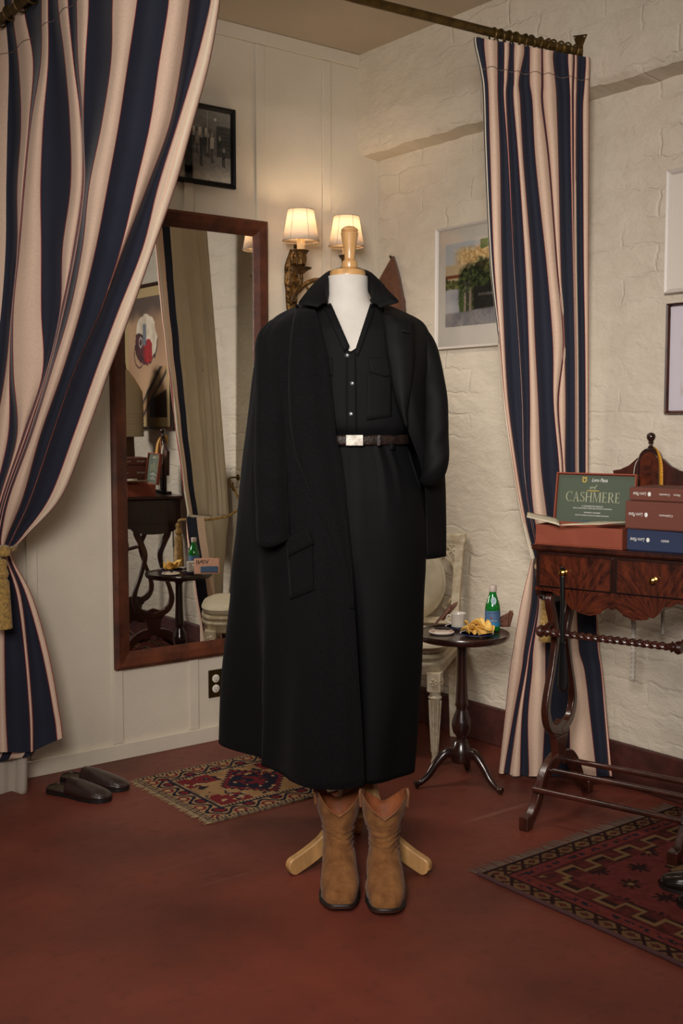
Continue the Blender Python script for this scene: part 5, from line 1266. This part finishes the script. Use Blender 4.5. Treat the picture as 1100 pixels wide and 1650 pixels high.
# little goat on a line
gx, gz = .130, .1135
poly = [(-.016, .004), (-.014, .0085), (-.006, .010), (.004, .0095), (.009, .012), (.0115, .0165), (.009, .021), (.0105, .0215), (.0135, .0175), (.0175, .0165), (.018, .014), (.0145, .0125), (.012, .006), (.0105, .004), (.0108, -.005), (.0088, -.005), (.008, .002), (.006, .0025), (.0065, -.005), (.0045, -.005), (.0035, .002), (-.006, .002), (-.0075, -.005), (-.0095, -.005), (-.009, .001), (-.0115, .001), (-.0125, -.005), (-.0145, -.005), (-.014, .002)]
g = G().add([Ml @ Vector((gx+a*.85, -.003, gz+b*.75)) for a, b in poly], [tuple(range(len(poly)))]); obj('goat_emblem', g, mat('sage_foil', (124, 132, 108), .6), cd, smooth=False, solid=.0003)
g = G().box((gx-.021, -.0034, gz-.0075), (gx+.021, -.0024, gz-.0050)); g.v = [Ml @ p for p in g.v]; obj('rule', g, M_gf, cd, smooth=False)
lt('IL CASHMERE PIU PREZIOSO', .132, .056, .0058, MWt)
lt('DALLA LANA DELLE CAPRE HIRCUS DELLA MONGOLIA', .132, .049, .0052, MWt, sx=1.05); lt('THE FINEST CASHMERE', .132, .035, .0056, MWt); lt('FROM THE HIRCUS GOATS OF INNER MONGOLIA', .132, .026, .0052, MWt)
# open magazine
mgz = thing('open_booklet', 'cream open booklet lying face down across the front of the open box', 'booklet', on_wt(.10, .02, zt+bh), WRZ)
g = G(); rows = []
c0_ = Vector((0, 0, .012))
def page(x): # cross-section of the opened leaves: spine low at the front, wings up
    return .0015+.022*abs(x)**1.2/.12**1.2*.55
for side in (-1, 1):
    for lyr in range(3):
        rows = []
        for i in range(9):
            f = i/8; x = side*.125*f; rows.append([Vector((x-.012*(side > 0)*0+yy*.35*side*.2, -.060+yy*.14+ .022*f*(1 if side < 0 else .9), .004+.019*f**.8*(1 if side < 0 else .5)+lyr*.0016-(.002*lyr*f)+.004*yy)) for yy in (0, .25, .5, .75, 1)])
        obj('page', G().loft(rows, False), mat('cream_page', (208, 198, 172), .6), mgz, solid=.0008)
obj('blue_picture', G().box((.03, -.047, .0215), (.09, -.030, .0218)), M_bl2, mgz, smooth=False)
# closed boxes
def closed_box(label, x0, y0, z0, w, d, h, m, rot, tsz, words):
    o = on_wt(x0, y0, z0); b = thing('box', label, 'box', o, WRZ+rot, 'closed boxes on the work table')
    obj('tray', G().box((.003, .003, 0), (w-.003, d-.003, h*.55)), m, b, smooth=False, bevel=.0012)
    ld_ = obj('lid', G().box((0, 0, .0025), (w, d, h)), m, b, smooth=False, bevel=.0015)
    def tx(s, x, sz, sh=0, sx=1): return text('lettering', s, sz, MWt, ld_, Matrix.Translation((x, -.0006, h*.53)) @ Matrix.Rotation(math.pi/2, 4, 'X') @ Matrix.Rotation(math.pi, 4, 'Z'), ext=.0003, shear=sh, sx=sx)
    def ty(s, y, sz, sh=0, sx=1): return text('lettering', s, sz, MWt, ld_, Matrix.Translation((-.0006, y, h*.53)) @ Matrix.Rotation(-math.pi/2, 4, 'Z') @ Matrix.Rotation(math.pi/2, 4, 'X') @ Matrix.Rotation(math.pi, 4, 'Z'), ext=.0003, shear=sh, sx=sx)
    tx('Loro Piana', .034, tsz, .45, .62); cx, cz = .034+tsz*1.95, h*.53
    g = G().add([(cx+.0052*math.cos(2*math.pi*j/14), -.0008, cz+.007*math.sin(2*math.pi*j/14)) for j in range(14)], [tuple(range(14))]); obj('crest', g, MWt, ld_, smooth=False, solid=.0003)
    for s, x in words: tx(s, x, tsz*.62)
    ty('Loro Piana', d-.06, tsz, .45, .62); ty('Cashmere', .05, tsz*.6)
    return b
closed_box('dark blue linen box at the bottom of the stack on the work table', .300, .012, zt, .252, .205, .066, M_bxb, .03, .0165, [('00001', .118)])
closed_box('thick rust brown box in the middle of the stack on the blue box', .297, .004, zt+.0672, .258, .20, .0845, M_rust2, -.02, .0165, [('Cashmere', .128)])
closed_box('slim rust brown box on top of the stack', .302, .02, zt+.1526, .25, .185, .040, M_rust2, -.04, .0155, [('Cravatte', .112), ('Nero', .15)])
# mahogany stand with ball finial behind the boxes
sx0 = .27
sd = thing('valet_stand', 'dark mahogany arched table stand with ball finial behind the boxes', 'stand', on_wt(.272, .262, zt), WRZ)
h_ = at(1045, 768, 3.62).z-zt
obj('foot_board', G().box((-.12, -.018, 0), (.12, .018, .014)), M_woodz, sd, smooth=False, bevel=.003)
arch = [(.04, .014), (.04, .262)]+[(.04*math.cos(a), .262+.046*math.sin(a)) for a in [math.pi*k/14 for k in range(1, 14)]]+[(-.04, .262), (-.04, .014)]
obj('arched_panel', G().prism(arch, 1, -.010, .010), M_woodz, sd, bevel=.003, auto=50)
arch2 = [(.030, .03), (.030, .26)]+[(.030*math.cos(a), .26+.034*math.sin(a)) for a in [math.pi*k/14 for k in range(1, 14)]]+[(-.030, .26), (-.030, .03)]
obj('inset_panel', G().prism(arch2, 1, -.012, -.0095), M_flame, sd, auto=50)
for s_ in (-1, 1): obj('swan_neck', G().prism([(s_*.038, .10), (s_*.11, .10), (s_*.125, .232), (s_*.10, .236), (s_*.07, .250), (s_*.045, .272), (s_*.038, .276)][::s_], 1, -.008, .008), M_wood, sd, smooth=False, bevel=.002)
obj('finial', G().lathe([(.008, 0), (.010, .004), (.006, .008), (.0055, .013), (.0095, .017), (.0075, .022), (.013, .03), (.0145, .037), (.0125, .045), (.007, .0495), (.001, .051)], (0, 0, .306), 20), M_woodz, sd)
def tape(name, label, pts, w, m, loc, wdir, tick=None, th=.0007):
    t = thing(name, label, 'tape measure', loc)
    P = cr([Vector(p) for p in pts], 8); wd = Vector(wdir).normalized(); rows = [[p-wd*w/2, p, p+wd*w/2] for p in P]
    b = obj('ribbon', G().loft(rows, False), m, t, local=False, solid=th, auto=180)
    # printed ticks
    g = G(); acc = 0
    for p, q in zip(P, P[1:]):
        sg = (q-p).length; acc += sg
        if acc > .006:
            acc = 0; d = (q-p).normalized(); n = d.cross(wd).normalized()*.0008
            for s_ in (-1, 1):
                for e0, e1 in ((.5, .22),):
                    a = p+wd*w*e0*s_; c = p+wd*w*e1*s_; g.add([a+n, c+n, c+n+d*.0016, a+n+d*.0016], [(0, 1, 2, 3)]); g.add([a-n, c-n, c-n+d*.0016, a-n+d*.0016], [(0, 1, 2, 3)])
    o = obj('graduations', g, M_ink, b, local=False, smooth=False)
    return t
M_yel = mat('yellow_tape', (208, 146, 40), .5); M_wht = mat('white_tape', (196, 186, 172), .55)
xd = WM4.to_3x3() @ Vector((1, 0, 0)); yd = WM4.to_3x3() @ Vector((0, 1, 0))
def sdp(x, y, z): return on_wt(.272+x, .262+y, zt+z)
tape('tape_measure', 'yellow tape measure hung over the arched mahogany stand', [sdp(.046, -.026, .16), sdp(.044, -.024, .22), sdp(.040, -.02, .262), sdp(.028, -.012, .294), sdp(.010, -.002, .3115), sdp(-.006, .013, .306), sdp(-.01, .016, .26), sdp(-.01, .018, .12)], .026, M_yel, sdp(.04, -.02, .2), xd*.7+Vector((0, 0, -.3))-yd*.5)
tape('tape_measure', 'white tape measure hanging at the left side of the arched mahogany stand', [sdp(-.050, -.02, .16), sdp(-.050, -.018, .2), sdp(-.049, -.014, .24), sdp(-.044, -.006, .265), sdp(-.043, .014, .262), sdp(-.045, .02, .18)], .013, M_wht, sdp(-.05, -.01, .2), xd*.5-yd*.7)
pA = at(1020, 975, 3.70); pB = at(1019, 1098, 3.70)
tape('tape_measure', 'long white tape measure hanging below the table apron towards the wall', [pA+Vector((0, 0, .06)), pA, pA.lerp(pB, .5)+RT*.002, pB], .0165, M_wht, pA, RT)
pA = at(1068, 975, 3.66); pB = at(1067, 1022, 3.66)
tape('tape_measure', 'short end of a white tape measure hanging below the right drawer', [pA+Vector((0, 0, .06)), pA, pA.lerp(pB, .5), pB], .012, M_wht, pA, RT)
# shoehorn on the drawer knob
kp = on_wt(.104, -.022, (zc0+.004+ztop-.027)/2-.002)
sh_ = thing('shoehorn', 'long black shoehorn hung from the left drawer knob by a loop', 'shoehorn', kp, WRZ)
M_bl = mat('black_horn', (18, 18, 19), .3, coat=.3)
obj('loop', G().tube(cr([(-.003, .004, .0), (-.006, 0, .012), (0, -.002, .016), (.006, 0, .012), (.004, .002, -.004), (.001, 0, -.02), (-.002, .002, -.004), (-.006, .002, .008)], 5), .0035, 8), M_bl, sh_)
zl = kp.z-at(924, 1108, 3.57).z
obj('handle', G().tube([(0, 0, -.012), (.001, -.001, -.05), (.002, 0, -.12), (.003, 0, -zl*.58)], [.009, .0085, .0075, .008], 12, sq=.7), M_bl, sh_)
rows = []
for i in range(15):
    f = i/14; w = interp([(0, .008), (.25, .011), (.6, .0165), (.88, .0195), (.96, .016), (1, .008)], f); z = -zl*.56-zl*.44*f
    rows.append([(.003+w*math.sin(a), .004-.012*f*math.cos(a)*.8+.01*f, z) for a in [math.pi*(j/10-.5) for j in range(11)]])
obj('blade', G().loft(rows, False), M_bl, sh_, solid=.002, auto=180)

# ------------------------------------------------------------------ pictures on the brick wall
M_whf = mat('white_frame', (206, 198, 188), .45); M_matw = mat('white_mat', (214, 206, 194), .8); M_matl = mat('lilac_white_mat', (206, 198, 204), .8); M_brf = mat('brown_frame', (78, 38, 22), .35, var=.4, vscale=20, vcol=(40, 20, 14), coat=.3)
def art_villa(x, y):
    n1 = nz(x, y, 7, 1); n2 = nz(x, y*1.3, 24, 2); n3 = nz(x, y, 70, 3); wob = .02*n1+.012*n2
    c = mix((214, 208, 196), (186, 192, 196), y)                                              # hazy sky
    t = sm(.60, .70, y+wob)*sm(.10, .30, x+wob)*sm(.98, .88, y+wob*2)
    c = mix(c, mix((188, 142, 78), (232, 206, 148), .5+n2+.5*n3), t*.9)                       # golden tree
    if y > .90+.1*n1 and x > .62: c = mix((76, 108, 58), (120, 150, 96), .5+n2)
    h = sm(.54, .56, y)*sm(.76, .73, y+.01*n3)*sm(.52, .46, x)                                # ochre house
    c = mix(c, mix((216, 196, 160), (190, 158, 112), .5+n3*.8), h*.85)
    if .585 < y+.02*x < .625 and x < .34: c = mix((158, 92, 58), (96, 54, 38), .5+.9*math.sin(x*190))
    if .66 < y < .72 and .36 < x < .42: c = (120, 92, 62)
    v = sm(.57, .54, y+wob*2)*sm(.40, .37, y*-1+.79-.0*x)
    c = mix(c, mix((70, 74, 40), (150, 146, 92), .42+n2+.4*n3), sm(.58, .55, y+wob*2)*sm(.38, .42, y))   # hedge
    w = sm(.46, .44, y+.02*n1)*sm(.32, .30, x+.01*n2); c = mix(c, mix((196, 192, 190), (168, 166, 168), .5+n1), w)   # white wall
    iv = sm(.22, .30, x+wob*2)*sm(.72, .62, y+wob*3-.10*sm(.3, .6, x)); c = mix(c, mix((30, 38, 22), (98, 110, 58), .36+n2+.5*n3), iv)  # ivy
    if x > .50+.02*n2 and y < .46+.02*n1: c = mix((30, 28, 24), (52, 50, 44), .5+n3)           # dark gate
    if x > .60 and .34 < y < .37: c = (120, 116, 110) if (x*70) % 1 < .5 else c
    for gx_, g0 in ((.36, .40), (.455, .44)):
        if abs(x-gx_) < .020-.01*sm(g0-.06, g0, y) and .14 < y < g0: c = mix((176, 156, 138), (112, 96, 80), .5+n3+(x-gx_)*20)
    if (x-.30)**2/.002+(y-.27)**2/.012 < 1+n2: c = mix((44, 62, 28), (96, 116, 56), .5+n3)
    p = sm(.17, .14, y+.01*n1-.05*x); c = mix(c, mix((160, 152, 148), (126, 122, 124), .5+n1+.5*n2), p)   # pavement
    return tuple(max(0, min(255, q)) for q in c)
PRZ = -math.pi/2
picture('framed_picture', 'white framed picture of a sunlit villa, partly behind the striped curtain', (RW-.001, 3.492, 1.597), PRZ, .46, .495, .012, .022, M_whf, art_villa, (.040, .075, .078, .058), M_matw, res=.0026)
def art_pale(x, y): return (206, 200, 200) if nz(x, y, 5, 3) > -.2 else (196, 188, 186)
picture('framed_picture', 'white framed picture at the right edge above the brown framed one', (RW-.001, 2.357, 1.727), PRZ, .30, .408, .016, .024, M_whf, art_pale, (.05,)*4, M_matw, res=.01)
picture('framed_picture', 'dark brown framed picture at the right edge above the work table', (RW-.001, 2.347, 1.326), PRZ, .28, .369, .011, .022, M_brf, art_pale, (.045,)*4, M_matl, res=.01)
def art_bag(x, y):
    n1 = nz(x, y, 6, 1); n2 = nz(x, y, 20, 2)
    c = mix((214, 182, 146), (170, 132, 100), .5+.7*nz(x, y, 2, 3)); c = mix(c, (104, 84, 72), sm(.76, .92, y+.05*n1))
    dx, dy = x-.52+.03*n1, y-.66; r = dx*dx/.075+dy*dy/.040+.25*n2
    if r < 1.25 and y < .66: c = (84, 40, 44) if n2 > -.15 else (52, 28, 30)                   # maroon strap and shade
    if r < 1: c = mix((236, 224, 204), (206, 190, 168), .4+n1+.6*n2)                            # cream canvas
    if r < 1.02 and .58 < x+.03*n2 < .80 and y+.03*n1 < .70: c = mix((104, 46, 50), (66, 32, 36), .5+n2)
    if r < 1.05 and .36 < x+.02*n2 < .60 and y+.05*n1-.3*(x-.45) < .63: c = mix((190, 36, 40), (150, 24, 32), .5+n2)
    if abs(x-.56+.02*n1) < .045 and .60 < y < .78: c = (126, 130, 140)
    if (x-.66)**2+(y-.63)**2 < .0022 and (x-.66)**2+(y-.63)**2 > .0009: c = (196, 184, 172)
    if abs((x-.70)**2/.018+(y-.53)**2/.012-1) < .13 and y < .60: c = (96, 48, 52)
    q = y-.07-.95*(.62-x)*.62
    if abs(q-.02*n1) < .075 and x < .70 and y < .42: c = mix((188, 150, 104), (60, 48, 40), sm(.02, .06, abs(q)))
    if y < .15+.2*(.4-x) and x < .45 and abs(q) > .07: c = (58, 46, 38)
    return tuple(max(0, min(255, q)) for q in c)
picture('framed_picture', 'large brown framed picture of a white and red bag, seen in the mirror', (RW-.001, 2.03, 1.25), PRZ, .62, .86, .020, .03, M_brf, art_bag, (.055,)*4, mat('tan_mat', (196, 172, 124), .8), res=.005)

# ------------------------------------------------------------------ brown garment on a hook in the corner
tp = at(634, 414, 4.95)
gm = thing('hanging_coat', 'brown wool coat hanging from a hook in the corner behind the dress form', 'coat', (tp.x, tp.y, tp.z-.6))
M_brn = mat('brown_wool', (104, 66, 44), .95, var=.15, vscale=60, bump=.3, bscale=300, sheen=.2)
rows = []
for i in range(20):
    f = i/19; z = tp.z-.62*f; row = []
    w = interp([(0, .006), (.06, .03), (.18, .075), (.3, .10), (.6, .13), (1, .15)], f)
    for j in range(33):
        t = j/32; x = (t-.5)*2
        lx = x*w+.02*f+.012*f; ly = -.012-w*.55*(1-x*x)-.018*min(1, f*3)*math.sin(x*6+1.0+f)
        p = Vector((tp.x, tp.y, 0))+RT*lx+FH*(ly+.02*x); row.append(Vector((min(p.x, RW-.006), min(p.y, LW-.015), z)))
    rows.append(row)
obj('coat_body', G().loft(rows, False), M_brn, gm, local=False, solid=.004, auto=180)
rows = []
for i in range(14):
    f = i/13; c_ = at(648+22*f, 425+75*f, 4.93); w = .012+.05*f
    rows.append([c_+RT*(w*x)+Vector((min(0, 0), 0, .03*x*f))+FH*(.03-.06*(1-x*x)*f*0+.012*abs(x)) for x in [k/6-1 for k in range(13)]])
    for q in rows[-1]: q.x = min(q.x, RW-.008)
obj('sleeve', G().loft(rows, False), M_brn, gm, local=False, solid=.004, auto=180)
hk = thing('coat_hook', 'dark coat hook on the brick wall holding the brown coat', 'hook', (RW, tp.y, tp.z-.012))
obj('peg', G().tube([Vector((RW, tp.y, tp.z-.012)), Vector((tp.x-.01, tp.y, tp.z-.014)), Vector((tp.x-.02, tp.y, tp.z+.004))], .005, 8), M_rodbrass, hk, local=False)
# ------------------------------------------------------------------ dark shoes at the right edge
M_blk = mat('black_calf', (26, 20, 18), .22, coat=.5, var=.1, vscale=20)
def shoe(label, u, v, dirv, zf=.005):
    toe = on(u, v, 2, zf); d = Vector(dirv).normalized(); h = toe+d*.285; rz = math.atan2(-d.y, -d.x)
    t = thing('shoe', label, 'shoe', (h.x, h.y, zf+.0012), rz, 'pair of black leather shoes')
    ln = .285
    def hw(s): return interp([(0, .0), (.03, .022), (.1, .033), (.3, .032), (.5, .036), (.68, .046), (.82, .042), (.93, .029), (.985, .011), (1, 0)], s)
    S = [i/36 for i in range(37)]
    out = [(s*ln, hw(s)+.003*(hw(s) > 0)) for s in S]+[(s*ln, -hw(s)-.003*(hw(s) > 0)) for s in S[-2:0:-1]]
    obj('sole', G().prism(out, 2, 0, .010), M_welt, t)
    rows = []
    for i in range(37):
        s = i/36; w = hw(s); hg = interp([(0, .075), (.1, .085), (.3, .078), (.42, .085), (.55, .075), (.7, .052), (.85, .042), (.95, .032), (1, .014)], s)
        rows.append([(s*ln, w*math.cos(a), .010+(hg-.010)*math.sin(a)**.7) for a in [math.pi*j/18 for j in range(19)]])
    obj('upper', G().loft(rows, False), M_blk, t, solid=.002, auto=180)
    for k in range(4):
        s = .46+.045*k; zt_ = interp([(.42, .087), (.55, .078), (.7, .055)], s); obj('lace', G().tube([(s*ln, -.014, zt_-.003), (s*ln, 0, zt_+.003), (s*ln, .014, zt_-.003)], .0022, 6), M_welt, t)
shoe('black leather shoe on the red rug, the farther of the pair', 1060, 1427, RT*.93-FH*.3)
shoe('black leather shoe on the red rug, the nearer of the pair', 1089, 1458, RT*.95-FH*.25)
# ------------------------------------------------------------------ bust with knit vest (seen in the mirror)
bp_ = Vector((3.01, 1.74, 0)); bu = thing('tailor_bust', 'brown tailor bust on a pole stand, seen in the mirror above the boxes', 'dress form', bp_, 0)
M_bst = mat('brown_jersey', (92, 68, 44), .9)
obj('torso', G().loft([ell(0, 0, a, b, z, 32) for z, a, b in ((1.02, .09, .075), (1.08, .095, .08), (1.2, .09, .075), (1.32, .10, .085), (1.45, .125, .09), (1.53, .115, .08), (1.57, .055, .05), (1.64, .045, .045))]), M_bst, bu)
obj('pole', G().tube([(0, 0, .02), (0, 0, 1.03)], .014, 12), M_woodz, bu); obj('base', G().lathe([(.13, .0055), (.13, .022), (.03, .04), (.016, .05)], seg=32), M_woodz, bu)
kn_ = thing('knit_vest', 'cream ribbed knit vest on the brown bust, seen in the mirror', 'knitwear', bp_, 0)
rings = []
for i in range(60):
    f = i/59; z = 1.60-.36*f; a = interp([(0, .06), (.12, .10), (.3, .145), (.6, .15), (1, .15)], f)+(.003*math.sin(i*2.1) if f > .6 else 0); rings.append(ell(0, 0, a, a*.75, z-.03*math.sin(f*2), 40))
obj('knit_body', G().loft(rings, True, False, False), mat('cream_knit', (212, 196, 162), .95, bump=.5, bscale=200), kn_, solid=.004)

# ------------------------------------------------------------------ groups of repeats
for o in C.objects:
    if o.parent is None and 'label' in o and 'group' not in o:
        gname = {'striped_curtain': 'striped fitting room curtains', 'curtain_tieback': 'gold curtain tiebacks', 'rug': 'patterned rugs on the floor', 'framed_picture': 'framed pictures on the brick wall', 'tape_measure': 'tape measures at the work table'}.get(o.name.split('.')[0])
        if gname: o['group'] = gname
